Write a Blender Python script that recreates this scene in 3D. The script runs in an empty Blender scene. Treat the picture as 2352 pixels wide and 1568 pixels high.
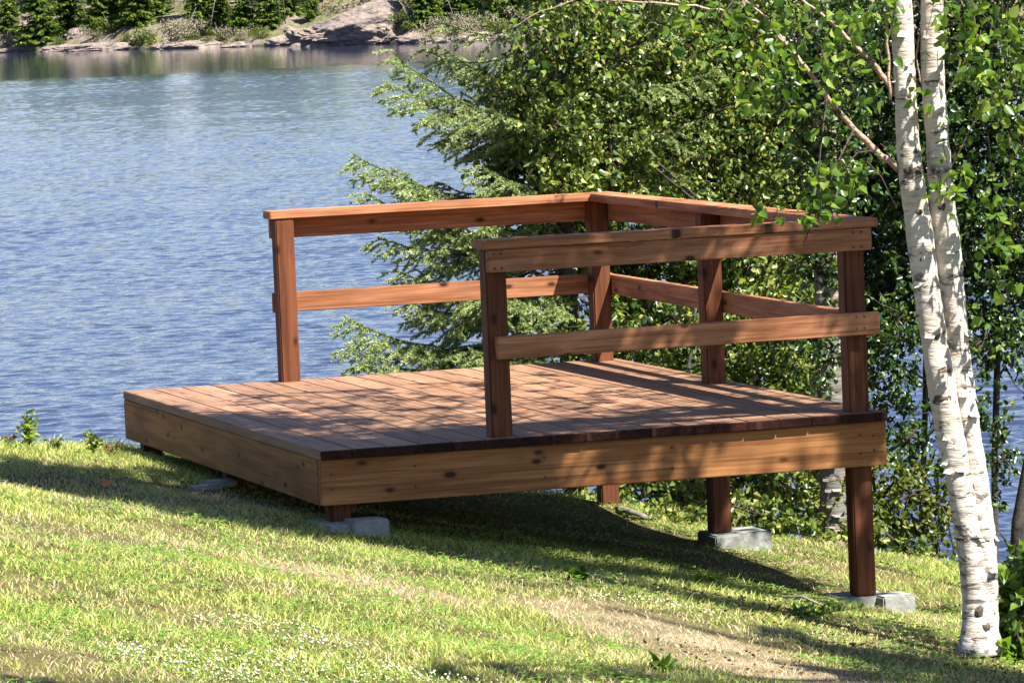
import bpy, bmesh, math, random
import numpy as np
from mathutils import Vector, Matrix
random.seed(11)
RS = np.random.RandomState(7)
R = math.radians
scene = bpy.context.scene
col = scene.collection
pi = math.pi

# ------------------------------------------------------------------ camera
F_PX, YAW, PITCH, ROLL = 11894.7, .2902, .0729, .0427
CAM = np.array([-5.1836, -20.1479, 1.9266])
Fv = np.array([math.sin(YAW)*math.cos(PITCH), math.cos(YAW)*math.cos(PITCH), -math.sin(PITCH)])
Rv = np.array([math.cos(YAW), -math.sin(YAW), 0.]); Uv = np.cross(Rv, Fv)
cr, sr = math.cos(ROLL), math.sin(ROLL)
cam = bpy.data.objects.new('camera', bpy.data.cameras.new('camera')); col.objects.link(cam)
Rc = cr*Rv - sr*Uv; Uc = sr*Rv + cr*Uv
cam.matrix_world = Matrix(((Rc[0], Uc[0], -Fv[0], CAM[0]), (Rc[1], Uc[1], -Fv[1], CAM[1]), (Rc[2], Uc[2], -Fv[2], CAM[2]), (0, 0, 0, 1)))
cam.data.sensor_width = 36; cam.data.lens = 36*F_PX/2352; cam.data.clip_end = 3000; cam.data.clip_start = .1
scene.camera = cam

def ray(px, py):
    xr = (px-1176)/F_PX; yr = -(py-784)/F_PX
    v = Fv + xr*Rc + yr*Uc
    return v/np.hypot(v[0], v[1])
def at(px, py, d):
    "surveyed point: direction measured on the photograph, horizontal distance d"
    return CAM + ray(px, py)*d

# ------------------------------------------------------------------ terrain
WATER_Z = -5.07; WSL = .022; WBUMP = .10
_cx = [-40, -6, -2.5, -.9, 0., .8, 1.6, 2.3, 2.95, 3.4, 4.2, 6, 40]
_cy = [0., 1.5, 2.1, 2.5, 3.8, 4.1, 3.9, 3.75, 3.0, 2.3, 1.9, 1.6, 0.]
def crest(x): return np.interp(x, _cx, _cy)
def gz(x, y):
    x = np.asarray(x, float); y = np.asarray(y, float)
    xs = np.clip(x, -14, 12)
    z = -.325 - .188*xs + .012*np.clip(y, -30, 20)
    z = z + .012*np.sin(2.1*x+.7*y) + .010*np.sin(-1.3*x+2.6*y+1) + .006*np.sin(5*x+4.1*y)
    z = z - .055*np.exp(-((x-2.45)**2+(y+.1)**2)/.25)
    s = y-crest(x)
    s = np.where(s > 0, s, 0)
    drop = .62*(np.sqrt(s*s+.5*.5)-.5)
    z = z-drop
    return np.maximum(z, WATER_Z-1.6)
def gp(px, py):
    v = ray(px, py); lo = 8.
    d = lo
    while d < 60:
        p = CAM+v*d
        if p[2] < gz(p[0], p[1]): break
        d += .05
    p = CAM+v*d; p[2] = float(gz(p[0], p[1])); return p

# ------------------------------------------------------------------ sun and sky
EL, AZ = R(56), R(33)
S = np.array([math.cos(EL)*math.sin(AZ), -math.cos(EL)*math.cos(AZ), math.sin(EL)])
sun = bpy.data.objects.new('sun', bpy.data.lights.new('sun', 'SUN')); col.objects.link(sun)
sun.data.energy = 5.0; sun.data.angle = R(.53); sun.data.color = (1, .95, .86)
sun.rotation_euler = Vector(S).to_track_quat('Z', 'Y').to_euler()
sun.location = (6, -12, 14)
world = bpy.data.worlds.new('World'); scene.world = world; world.use_nodes = True
nt = world.node_tree
sky = nt.nodes.new('ShaderNodeTexSky'); sky.sky_type = 'NISHITA'; sky.sun_disc = False
sky.sun_elevation = EL; sky.sun_rotation = math.atan2(S[0], S[1]); sky.air_density = 1.0; sky.dust_density = .4; sky.ozone_density = 4.
bg = nt.nodes['Background']; wb = nt.nodes.new('ShaderNodeMix'); wb.data_type = 'RGBA'; wb.blend_type = 'MULTIPLY'; wb.inputs[0].default_value = 1; wb.inputs[7].default_value = (1.07, .97, 1.02, 1)   # camera white balance
nt.links.new(sky.outputs[0], wb.inputs[6]); nt.links.new(wb.outputs[2], bg.inputs[0]); bg.inputs[1].default_value = .051
scene.view_settings.view_transform = 'Standard'; scene.view_settings.look = 'None'
scene.view_settings.exposure = 1.76; scene.view_settings.gamma = 1
scene.cycles.max_bounces = 8; scene.cycles.transmission_bounces = 4; scene.cycles.diffuse_bounces = 2
scene.cycles.caustics_reflective = False; scene.cycles.caustics_refractive = False

# ------------------------------------------------------------------ object helpers
def tag(o, label=None, cat=None, group=None, kind=None):
    if label: o['label'] = label
    if cat: o['category'] = cat
    if group: o['group'] = group
    if kind: o['kind'] = kind
    return o
def empty(name, loc, label, cat, group=None, rz=0):
    o = bpy.data.objects.new(name, None); col.objects.link(o); o.empty_display_size = .1
    o.location = [float(v) for v in loc]; o.rotation_euler = (0, 0, rz)
    return tag(o, label, cat, group)
def copy_tree(o, parent=None):
    c = o.copy(); col.objects.link(c); c.parent = parent
    for ch in list(o.children): copy_tree(ch, c)
    return c
def link(name, me, mat, parent=None, smooth=False):
    o = bpy.data.objects.new(name, me); col.objects.link(o)
    if mat: me.materials.append(mat)
    if smooth: me.polygons.foreach_set('use_smooth', [True]*len(me.polygons))
    if parent:
        o.parent = parent
        o.matrix_parent_inverse = Matrix.Identity(4)
    return o
class MB:
    "collects geometry in numpy chunks"
    def __init__(s): s.v = []; s.f = {3: [], 4: []}; s.n = 0
    def add(s, v, f):
        v = np.asarray(v, float).reshape(-1, 3); f = np.asarray(f, int)
        s.v.append(v); s.f[f.shape[1]].append(f+s.n); s.n += len(v)
    def tube(s, pts, rad, n=8, cap=True, wob=0, rnd=None):
        pts = np.asarray(pts, float); m = len(pts)
        rad = np.broadcast_to(np.asarray(rad, float), (m,))
        t = np.gradient(pts, axis=0); t /= np.linalg.norm(t, axis=1)[:, None]+1e-9
        up = np.array([1, 0, 0.]) if abs(t[0][2]) > .8 else np.array([0, 0, 1.])
        V = []
        for i in range(m):
            a = np.cross(t[i], up); a /= np.linalg.norm(a)+1e-9; b = np.cross(t[i], a)
            th = np.arange(n)*2*pi/n
            r = rad[i]*(1+wob*(np.sin(3*th+i*.37)+np.sin(2*th-i*.23))*.5)
            V.append(pts[i]+np.cos(th)[:, None]*a*r[:, None]+np.sin(th)[:, None]*b*r[:, None])
        V = np.concatenate(V); Fq = []
        for i in range(m-1):
            for k in range(n):
                Fq.append((i*n+k, i*n+(k+1) % n, (i+1)*n+(k+1) % n, (i+1)*n+k))
        s.add(V, Fq)
        if cap:
            for i, off in ((0, 0), (m-1, (m-1)*n)):
                base = s.n-len(V)
                c = pts[i][None, :]
                s.v.append(c); idx = s.n; s.n += 1
                tri = [(base+off+(k+1) % n, base+off+k, idx) if i == 0 else (base+off+k, base+off+(k+1) % n, idx) for k in range(n)]
                s.f[3].append(np.array(tri))
                # the later cap needs base measured from the ring block
                if i == 0: s._b = base
                V0 = base
                V = V  # noqa
                if i == 0:
                    # keep ring block start for the second cap
                    s._ring = base
                    off2 = (m-1)*n
                    c2 = pts[m-1][None, :]
                    s.v.append(c2); id2 = s.n; s.n += 1
                    s.f[3].append(np.array([(base+off2+k, base+off2+(k+1) % n, id2) for k in range(n)]))
                    break
    def quads(s, P):      # P (n,4,3)
        n = len(P); s.add(P.reshape(-1, 3), np.arange(n*4).reshape(n, 4))
    def tris(s, P):
        n = len(P); s.add(P.reshape(-1, 3), np.arange(n*3).reshape(n, 3))
    def mesh(s, name):
        me = bpy.data.meshes.new(name)
        V = np.concatenate(s.v) if s.v else np.zeros((0, 3))
        f3 = np.concatenate(s.f[3]) if s.f[3] else np.zeros((0, 3), int)
        f4 = np.concatenate(s.f[4]) if s.f[4] else np.zeros((0, 4), int)
        me.vertices.add(len(V)); me.vertices.foreach_set('co', V.astype(np.float32).ravel())
        me.loops.add(f3.size+f4.size)
        me.loops.foreach_set('vertex_index', np.concatenate([f3.ravel(), f4.ravel()]).astype(np.int32))
        me.polygons.add(len(f3)+len(f4))
        ls = np.concatenate([np.arange(len(f3))*3, f3.size+np.arange(len(f4))*4]).astype(np.int32)
        me.polygons.foreach_set('loop_start', ls)
        me.update(calc_edges=True); me.validate()
        return me
    def build(s, name, mat, parent=None, smooth=False):
        return link(name, s.mesh(name), mat, parent, smooth)

def unit(v):
    return v/(np.linalg.norm(v, axis=-1, keepdims=True)+1e-9)
def leaves(mb, P, D, L, W, fold=.25, curl=.1, rs=RS):
    "ovate folded leaves: P base points, D axis directions, L lengths, W widths"
    n = len(P); D = unit(D)
    r = unit(rs.normal(size=(n, 3))); side = unit(np.cross(D, r)); nor = np.cross(side, D)
    L = L[:, None]; W = W[:, None]
    b = P; t = P+D*L-nor*L*curl
    def pt(a, w, h): return P+D*L*a+side*W*w+nor*W*h
    f = fold
    V = np.stack([b, pt(.22, .42, f*.8), pt(.55, .40, f*.8), t, pt(.55, -.40, f*.8), pt(.22, -.42, f*.8)], 1)
    base = np.arange(n)[:, None]*6
    Fq = np.concatenate([base+np.array([[0, 1, 2, 3]]), base+np.array([[0, 3, 4, 5]])])
    mb.add(V.reshape(-1, 3), Fq)

# ------------------------------------------------------------------ material helpers
def new_mat(name):
    m = bpy.data.materials.new(name); m.use_nodes = True
    return m, m.node_tree.nodes, m.node_tree.links, m.node_tree.nodes['Principled BSDF']
class G:
    def __init__(s, m): s.t = m.node_tree; s.n = s.t.nodes; s.l = s.t.links
    def node(s, ty, ins=None, **kw):
        nd = s.n.new(ty)
        for k, v in kw.items(): setattr(nd, k, v)
        for k, v in (ins or {}).items():
            if hasattr(v, 'is_linked') or hasattr(v, 'links'): s.l.new(v, nd.inputs[k])
            else: nd.inputs[k].default_value = v
        return nd
    def coord(s, kind='Object'): return s.node('ShaderNodeTexCoord').outputs[kind]
    def mapping(s, v, sc=(1, 1, 1), loc=(0, 0, 0)): return s.node('ShaderNodeMapping', {0: v, 1: loc, 3: sc}).outputs[0]
    def noise(s, v, scale, detail=4, rough=.55, dist=0): return s.node('ShaderNodeTexNoise', {'Vector': v, 'Scale': scale, 'Detail': detail, 'Roughness': rough, 'Distortion': dist}).outputs[0]
    def ramp(s, f, stops, interp='LINEAR'):
        nd = s.node('ShaderNodeValToRGB', {0: f}); cr_ = nd.color_ramp; cr_.interpolation = interp
        while len(cr_.elements) < len(stops): cr_.elements.new(.5)
        for e, (p, c) in zip(cr_.elements, stops):
            e.position = p; e.color = (c, c, c, 1) if isinstance(c, (int, float)) else (*c, 1)
        return nd.outputs[0]
    def mix(s, f, a, b, mode='MIX'):
        nd = s.node('ShaderNodeMix', data_type='RGBA', blend_type=mode)
        for k, v in ((0, f), (6, a), (7, b)):
            if hasattr(v, 'links'): s.l.new(v, nd.inputs[k])
            else: nd.inputs[k].default_value = v if isinstance(v, (int, float)) else ((*v, 1) if len(v) == 3 else v)
        return nd.outputs[2]
    def math(s, op, a, b=0, clamp=False):
        return s.node('ShaderNodeMath', {0: a, 1: b}, operation=op, use_clamp=clamp).outputs[0]
    def bump(s, h, st, dist=.01): return s.node('ShaderNodeBump', {'Height': h, 'Strength': st, 'Distance': dist}).outputs[0]

K = .72
def leaf_mat(name, cols, trans=.45, rough=.42, spec=.5, tcol=(1.15, 1.25, .5)):
    cols = [tuple(v*K for v in c) for c in cols]
    m, n, l, b = new_mat(name); g = G(m)
    rnd = g.node('ShaderNodeNewGeometry').outputs['Random Per Island']
    k = len(cols)
    c = g.ramp(rnd, [(i/(k-1), cc) for i, cc in enumerate(cols)])
    big = g.noise(g.coord('Object'), 2.2, 2)
    c = g.mix(g.ramp(big, [(.35, 0.), (.65, .45)]), c, cols[0])
    l.new(c, b.inputs['Base Color']); b.inputs['Roughness'].default_value = rough
    b.inputs['Specular IOR Level'].default_value = spec
    tr = g.node('ShaderNodeBsdfTranslucent'); l.new(g.mix(1., c, tcol, 'MULTIPLY'), tr.inputs[0])
    mx = g.node('ShaderNodeMixShader', {0: trans}); l.new(b.outputs[0], mx.inputs[1]); l.new(tr.outputs[0], mx.inputs[2])
    l.new(mx.outputs[0], n['Material Output'].inputs[0])
    return m
def needle_mat(name):
    m, n, l, b = new_mat(name); g = G(m); co = g.coord('Object')
    rnd = g.node('ShaderNodeNewGeometry').outputs['Random Per Island']
    f = g.math('ADD', g.math('MULTIPLY', g.noise(co, 11, 3, .6), .8), g.math('MULTIPLY', rnd, .25))
    c = g.ramp(f, [(.34, (.04, .075, .025)), (.43, (.15, .22, .06)), (.52, (.32, .40, .13)), (.66, (.48, .54, .26))])
    l.new(c, b.inputs['Base Color']); b.inputs['Roughness'].default_value = .5; b.inputs['Specular IOR Level'].default_value = .35
    tr = g.node('ShaderNodeBsdfTranslucent'); l.new(c, tr.inputs[0]); mx = g.node('ShaderNodeMixShader', {0: .2}); l.new(b.outputs[0], mx.inputs[1]); l.new(tr.outputs[0], mx.inputs[2]); l.new(mx.outputs[0], n['Material Output'].inputs[0])
    return m
def wood_mat(name, c0, c1, knot=(.05, .02, .01), var=.25, rough=.62, grain=1.):
    c0 = tuple(v*K*.85 for v in c0); c1 = tuple(v*K for v in c1); knot = tuple(v*K for v in knot)
    m, n, l, b = new_mat(name); g = G(m)
    rnd = g.node('ShaderNodeObjectInfo').outputs['Random']
    off = g.node('ShaderNodeCombineXYZ', {0: g.math('MULTIPLY', rnd, 37.), 1: g.math('MULTIPLY', rnd, 11.), 2: g.math('MULTIPLY', rnd, 5.)}).outputs[0]
    v = g.node('ShaderNodeVectorMath', {0: g.coord('Object'), 1: off}, operation='ADD').outputs[0]
    fine = g.noise(g.mapping(v, (3, 90*grain, 90*grain)), 1, 5, .6, .4)
    mid = g.noise(g.mapping(v, (1.2, 16, 16)), 1, 4, .55, 1.2)
    blot = g.noise(g.mapping(v, (3, 7, 7)), 1, 3, .5)
    f = g.math('ADD', g.math('MULTIPLY', fine, .45), g.math('MULTIPLY', mid, .55))
    c = g.mix(g.ramp(f, [(.40, 0.), (.60, 1.)]), c0, c1)
    c = g.mix(g.ramp(g.noise(g.mapping(v, (.6, 42, 42)), 1, 3, .5, .6), [(.58, 0.), (.68, .55)]), c, tuple(x*.45 for x in c0))
    # knots
    vk = g.mapping(v, (2.6, 5.2, 5.2))
    vo = g.node('ShaderNodeTexVoronoi', {'Vector': vk, 'Scale': 1.15, 'Randomness': 1.}, voronoi_dimensions='2D')
    kd = g.math('ADD', vo.outputs['Distance'], g.math('MULTIPLY', g.math('SUBTRACT', blot, .5), .07))
    c = g.mix(g.ramp(kd, [(.028, 1.), (.048, .9), (.07, .35), (.12, 0.)]), c, knot)
    c = g.mix(g.ramp(blot, [(.42, 0.), (.75, .55)]), c, tuple(x*.55 for x in c0))
    val = g.math('ADD', g.math('MULTIPLY', rnd, var*2), 1-var)
    c = g.mix(1., c, g.node('ShaderNodeCombineColor', {0: val, 1: val, 2: val}).outputs[0], 'MULTIPLY')
    if name.startswith('deck'): c = g.mix(g.math('MULTIPLY', g.math('FRACT', g.math('MULTIPLY', rnd, 5.7)), .45), c, (.15, .095, .052))
    l.new(c, b.inputs['Base Color']); b.inputs['Roughness'].default_value = rough
    b.inputs['Specular IOR Level'].default_value = .35 if name.startswith('deck') else .15
    l.new(g.bump(f, .35, .004), b.inputs['Normal'])
    return m
def plain(name, c, rough=.8, c2=None, sc=8, bump=.3, spec=.3):
    c2 = tuple(v*K for v in (c2 or tuple(x*.6 for x in c))); c = tuple(v*K for v in c)
    m, n, l, b = new_mat(name); g = G(m)
    f = g.noise(g.coord('Object'), sc, 6, .6)
    l.new(g.mix(g.ramp(f, [(.35, 0.), (.65, 1.)]), c, c2 or tuple(x*.6 for x in c)), b.inputs['Base Color'])
    b.inputs['Roughness'].default_value = rough; b.inputs['Specular IOR Level'].default_value = spec
    if bump: l.new(g.bump(f, bump, .02), b.inputs['Normal'])
    return m

M = {}
M['deck'] = wood_mat('deck_boards_wood', (.30, .135, .073), (.52, .285, .17), knot=(.06, .025, .015), var=.3)
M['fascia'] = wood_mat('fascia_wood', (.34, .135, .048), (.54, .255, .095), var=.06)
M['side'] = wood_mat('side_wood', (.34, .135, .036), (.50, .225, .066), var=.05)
M['rail'] = wood_mat('rail_wood', (.35, .13, .055), (.60, .285, .15), var=.14)
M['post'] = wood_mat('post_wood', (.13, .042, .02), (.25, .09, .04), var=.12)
M['end'] = wood_mat('end_grain', (.014, .004, .003), (.05, .013, .008), knot=(.16, .06, .04), var=.3)
M['joist'] = wood_mat('joist_wood', (.16, .075, .035), (.26, .13, .065), var=.1)
M['concrete'] = plain('concrete', (.40, .40, .37), .9, (.26, .275, .25), 30, .4)
M['screw'] = plain('screw_metal', (.10, .07, .05), .4, None, 5, 0)
M['birch_leaf'] = leaf_mat('birch_leaves', [(.06, .14, .02), (.15, .27, .035), (.25, .39, .05), (.42, .52, .10)], .5, .35)
M['canopy_leaf'] = leaf_mat('canopy_leaves', [(.03, .08, .012), (.06, .14, .02), (.09, .19, .03)], .28, .4)
M['alder_leaf'] = leaf_mat('alder_leaves', [(.035, .08, .018), (.10, .17, .035), (.21, .30, .055), (.38, .44, .10), (.54, .52, .14)], .38, .36, .5)
M['alder_dark'] = leaf_mat('dark_alder_leaves', [(.018, .05, .015), (.045, .105, .025), (.10, .19, .04), (.24, .32, .08)], .32, .34, .6)
M['yellow_leaf'] = leaf_mat('yellow_green_leaves', [(.07, .11, .018), (.13, .18, .03), (.22, .25, .05), (.30, .28, .06)], .4, .4)
M['needle'] = needle_mat('spruce_needles')
M['far_needle'] = leaf_mat('far_spruce_needles', [(.03, .08, .015), (.10, .18, .025), (.20, .30, .04), (.34, .42, .07)], .2, .6, .2)
M['far_leaf'] = leaf_mat('far_shrub_leaves', [(.05, .09, .015), (.10, .16, .02), (.18, .24, .03), (.22, .22, .06)], .3, .5, .2)
M['far_dry'] = leaf_mat('far_dry_brush', [(.20, .17, .12), (.32, .28, .20), (.46, .41, .30), (.20, .22, .08)], .1, .7, .2)
M['twig'] = plain('twig_bark', (.075, .05, .038), .75, (.04, .028, .022), 30)
M['graybark'] = plain('grey_bark', (.10, .085, .07), .85, (.03, .027, .024), 14, .6)
M['deadwood'] = plain('dead_wood', (.30, .27, .23), .85, (.16, .14, .12), 20, .4)

def birch_bark(name, tint=(.60, .56, .50), dark=.5):
    m, n, l, b = new_mat(name); g = G(m)
    co = g.coord('Object')
    base = g.mix(g.ramp(g.noise(g.mapping(co, (6, 6, 3)), 1, 4), [(.35, 0.), (.7, 1.)]), tint, tuple(x*y for x, y in zip(tint, (.78, .72, .66))))
    base = g.mix(g.ramp(g.noise(g.mapping(co, (9, 9, 22)), 1, 4, .6), [(.52, 0.), (.66, .55)]), base, (.50, .33, .23))
    # thin lenticels
    le = g.noise(g.mapping(co, (16, 16, 150)), 1, 2, .5)
    base = g.mix(g.ramp(le, [(.62, 0.), (.70, .55)]), base, (.16, .12, .10))
    # dark blotches, wider than tall
    bl = g.noise(g.mapping(co, (11, 11, 24), (3, 1, 2)), 1, 5, .62, .6)
    base = g.mix(g.ramp(bl, [(.58, 0.), (.615, dark), (.675, 1.)]), base, (.045, .038, .032))
    # grey mottling, stronger low on the trunk
    z = g.node('ShaderNodeSeparateXYZ', {0: co}).outputs[2]
    lowm = g.math('MULTIPLY', g.ramp(z, [(.25, 1.), (.95, .25)]), g.ramp(g.noise(g.mapping(co, (18, 18, 46)), 1, 4, .62), [(.50, 0.), (.60, 1.)]))
    base = g.mix(lowm, base, (.16, .15, .13))
    l.new(base, b.inputs['Base Color']); b.inputs['Roughness'].default_value = .6; b.inputs['Specular IOR Level'].default_value = .3
    h = g.math('SUBTRACT', g.noise(g.mapping(co, (8, 8, 40)), 1, 5, .6), g.math('MULTIPLY', g.ramp(bl, [(.58, 0.), (.68, 1.)]), -.5))
    l.new(g.bump(h, .8, .012), b.inputs['Normal'])
    return m
M['birch'] = birch_bark('birch_bark')
M['birch_branch'] = birch_bark('birch_branch_bark', (.36, .25, .19), .8)
M['birch_gray'] = birch_bark('old_birch_bark', (.15, .145, .13), .9)

# ------------------------------------------------------------------ the setting: lawn, lake, far hills
def lawn_mat():
    m, n, l, b = new_mat('lawn_soil'); g = G(m); co = g.coord('Object')
    c = g.mix(g.ramp(g.noise(co, 3, 6, .65), [(.35, 0.), (.65, 1.)]), (.07, .075, .02), (.17, .13, .06))
    c = g.mix(g.node('ShaderNodeAttribute', attribute_name='dry').outputs['Fac'], c, g.mix(g.ramp(g.noise(co, 40, 4, .6), [(.35, 0.), (.65, 1.)]), (.36, .27, .17), (.50, .40, .27)))
    c = g.mix(g.ramp(g.noise(co, 60, 4, .6), [(.4, 0.), (.65, .7)]), c, (.05, .05, .02))
    l.new(c, b.inputs['Base Color']); b.inputs['Roughness'].default_value = .95; b.inputs['Specular IOR Level'].default_value = .1
    l.new(g.bump(g.noise(co, 50, 5, .7), .8, .03), b.inputs['Normal'])
    return m
xs = np.unique(np.concatenate([np.linspace(-90, -12, 20), np.linspace(-12, 12, 241), np.linspace(12, 90, 20)]))
ys = np.unique(np.concatenate([np.linspace(-70, -16, 14), np.linspace(-16, 12, 281), np.linspace(12, 30, 16)]))
X, Y = np.meshgrid(xs, ys); Z = gz(X, Y)
mb = MB(); nx, ny = len(xs), len(ys)
ii = np.arange(nx*ny).reshape(ny, nx)
mb.add(np.stack([X, Y, Z], -1).reshape(-1, 3), np.stack([ii[:-1, :-1], ii[:-1, 1:], ii[1:, 1:], ii[1:, :-1]], -1).reshape(-1, 4))
ground = tag(mb.build('ground', lawn_mat(), smooth=True), kind='structure'); GXY = (X.ravel(), Y.ravel())

def water_mat():
    m, n, l, b = new_mat('lake_water'); g = G(m); co = g.coord('Object')
    b.inputs['Base Color'].default_value = (.020, .026, .056, 1)
    b.inputs['Roughness'].default_value = .04; b.inputs['IOR'].default_value = 1.333
    w1 = g.noise(g.mapping(co, (1.1, 1.0, 1)), 2.1, 3, .55, .3)
    w2 = g.noise(g.mapping(co, (1.3, 1.0, 1), (5, 3, 0)), 6.1, 3, .6, .3)
    w3 = g.noise(g.mapping(co, (1, 1, 1)), .16, 3, .5)
    h = g.math('ADD', g.math('MULTIPLY', w1, .62), g.math('MULTIPLY', w2, .16))
    gust = g.ramp(w3, [(.3, .7), (.7, 1.15)])
    y = g.node('ShaderNodeSeparateXYZ', {0: g.node('ShaderNodeVectorRotate', {'Vector': co, 'Angle': R(0)}, rotation_type='Z_AXIS').outputs[0]}).outputs[1]
    calm = g.ramp(g.math('DIVIDE', y, 600.), [(.50, 1.), (.60, .12)])
    h = g.math('MULTIPLY', g.math('MULTIPLY', h, gust), calm)
    l.new(g.bump(h, 1., WBUMP), b.inputs['Normal'])
    return m
rw = np.random.RandomState(21)
WV = []
for i in range(72):
    lam = .24*(4.4 ** rw.rand()); a = rw.normal()*.62+(YAW+.25); k = 2*pi/lam
    WV.append((k*math.sin(a), k*math.cos(a), rw.rand()*2*pi, WSL/k*(.6+.8*rw.rand())*(1.15 if lam > 1 else .8)))
def waves(x, y):
    h = np.zeros_like(x)
    for kx, ky, p0, am in WV: h += am*np.sin(kx*x+ky*y+p0)
    g1 = .82+.26*np.sin(.031*x+.052*y+1)*np.sin(.021*x-.043*y)+.22*np.sin(.13*x+.11*y+2)*np.sin(.09*x-.17*y)
    return h*g1
def lnoise(x, y, sx, sy, seed):
    g_ = np.random.RandomState(seed).rand(64, 64); u = (x*sx) % 64; v = (y*sy) % 64
    i = u.astype(int) % 64; j = v.astype(int) % 64; a = u-np.floor(u); b = v-np.floor(v); a = a*a*(3-2*a); b = b*b*(3-2*b)
    return g_[i, j]*(1-a)*(1-b)+g_[(i+1) % 64, j]*a*(1-b)+g_[i, (j+1) % 64]*(1-a)*b+g_[(i+1) % 64, (j+1) % 64]*a*b
r = [52.]
while r[-1] < 520: r.append(r[-1]+(.05+.0009*r[-1] if r[-1] < 260 else .45))
r = np.array(r); azs = np.linspace(YAW-.135, YAW+.135, 330)
RR, AA = np.meshgrid(r, azs, indexing='ij'); X = CAM[0]+np.sin(AA)*RR; Y = CAM[1]+np.cos(AA)*RR
fade = np.clip((RR-52)/3, 0, 1)*np.clip((.135-np.abs(AA-YAW))/.008, 0, 1)*np.clip((520-RR)/5, 0, 1)
lee = RR+45*(lnoise(X, Y, .011, .035, 5)-.5)+60*(lnoise(X, Y, .03, .11, 6)-.5)+10*(AA-YAW)/.1
lee = np.clip((lee-345)/45, 0, 1); lee = lee*lee*(3-2*lee)
Zw = WATER_Z+waves(X, Y)*fade*np.interp(RR, [60, 140, 260], [1.25, 1.12, 1.05])*(1-.90*lee)
mb = MB(); ii = np.arange(X.size).reshape(X.shape)
mb.add(np.stack([X, Y, Zw], -1).reshape(-1, 3), np.stack([ii[:-1, :-1], ii[:-1, 1:], ii[1:, 1:], ii[1:, :-1]], -1).reshape(-1, 4))
def fan(r0, r1, nr, a0, a1, na):
    RR, AA = np.meshgrid(np.linspace(r0, r1, nr), np.linspace(a0, a1, na), indexing='ij'); X = CAM[0]+np.sin(AA)*RR; Y = CAM[1]+np.cos(AA)*RR
    ii = np.arange(X.size).reshape(X.shape)
    mb.add(np.stack([X, Y, X*0+WATER_Z], -1).reshape(-1, 3), np.stack([ii[:-1, :-1], ii[:-1, 1:], ii[1:, 1:], ii[1:, :-1]], -1).reshape(-1, 4))
fan(r[-1], 780, 8, YAW-.135, YAW+.135, 330); fan(24, 52, 4, YAW-.135, YAW+.135, 330)
fan(24, 780, 12, YAW-1.45, YAW-.135, 40); fan(24, 780, 12, YAW+.135, YAW+1.45, 40)
tag(mb.build('lake', water_mat(), smooth=True), kind='structure')

# far shore: measured by bearing
_sp = [-9000, -2000, 0, 400, 700, 950, 1240, 2352, 4500, 12000]
_sd = [640, 600, 537, 508, 496, 475, 468, 480, 520, 600]
def shore_d(px): return np.interp(px, _sp, _sd)
def az_of(px): return YAW+(px+34-1176)/F_PX
from mathutils import noise as mnoise
def hz(px, r):
    "height of the far ground at bearing px, r metres behind the waterline"
    a = az_of(px); d = shore_d(px)+r; x = CAM[0]+math.sin(a)*d; y = CAM[1]+math.cos(a)*d
    n1 = mnoise.fractal(Vector((x*.06, y*.06, 0)), 1., 2., 4); n2 = mnoise.fractal(Vector((x*.35, y*.35, 3)), .8, 2., 4)
    base = -1.2 if r < 0 else 0
    z = .75*(1-math.exp(-max(r, 0)/1.2))+.17*max(r-1, 0)+.004*max(r-20, 0)*1
    z = min(z, 9+n1*3)
    amp = min(1, max(r, 0)/5)
    z += amp*(n1*1.6*min(1, .3+r/40)+n2*.35)+n2*.25
    return x, y, WATER_Z+base+z
pxs = np.unique(np.concatenate([np.linspace(-6000, -300, 30), np.linspace(-300, 1500, 240), np.linspace(1500, 9000, 40)]))
rs_ = np.concatenate([[-6, -1.5, -.4], np.linspace(0, 24, 40), np.linspace(28, 230, 22)])
V = np.array([[hz(p, r) for p in pxs] for r in rs_]); V[0, :, 2] = WATER_Z-3
ii = np.arange(len(pxs)*len(rs_)).reshape(len(rs_), len(pxs))
mb = MB(); mb.add(V.reshape(-1, 3), np.stack([ii[:-1, :-1], ii[:-1, 1:], ii[1:, 1:], ii[1:, :-1]], -1).reshape(-1, 4))
def hills_mat():
    m, n, l, b = new_mat('shore_ground'); g = G(m); co = g.coord('Object')
    z = g.math('SUBTRACT', g.node('ShaderNodeSeparateXYZ', {0: co}).outputs[2], WATER_Z)
    rock = g.mix(g.ramp(g.noise(g.mapping(co, (1.2, 1.2, 3)), 1, 6, .7), [(.35, 0.), (.65, 1.)]), (.27, .20, .155), (.16, .14, .125))
    rock = g.mix(g.ramp(g.noise(g.mapping(co, (.8, .8, 6)), 1, 4, .6, 1.), [(.56, 0.), (.64, .8)]), rock, (.06, .055, .05))
    moss = g.mix(g.ramp(g.noise(co, .9, 6, .7), [(.4, 0.), (.6, 1.)]), (.07, .10, .02), (.19, .15, .07))
    f = g.ramp(g.noise(co, .33, 6, .7), [(.44, 0.), (.54, 1.)])
    c = g.mix(f, rock, moss)
    c = g.mix(g.ramp(g.math('DIVIDE', z, 12.), [(.35, 0.), (.7, 1.)]), c, (.02, .035, .012))
    c = g.mix(g.ramp(z, [(.06, .85), (.28, 0.)]), c, (.035, .032, .03))
    l.new(c, b.inputs['Base Color']); b.inputs['Roughness'].default_value = .9
    l.new(g.bump(g.noise(co, 1.6, 6, .7), 1., .5), b.inputs['Normal'])
    return m
tag(mb.build('hills', hills_mat(), smooth=False), kind='structure')

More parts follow.
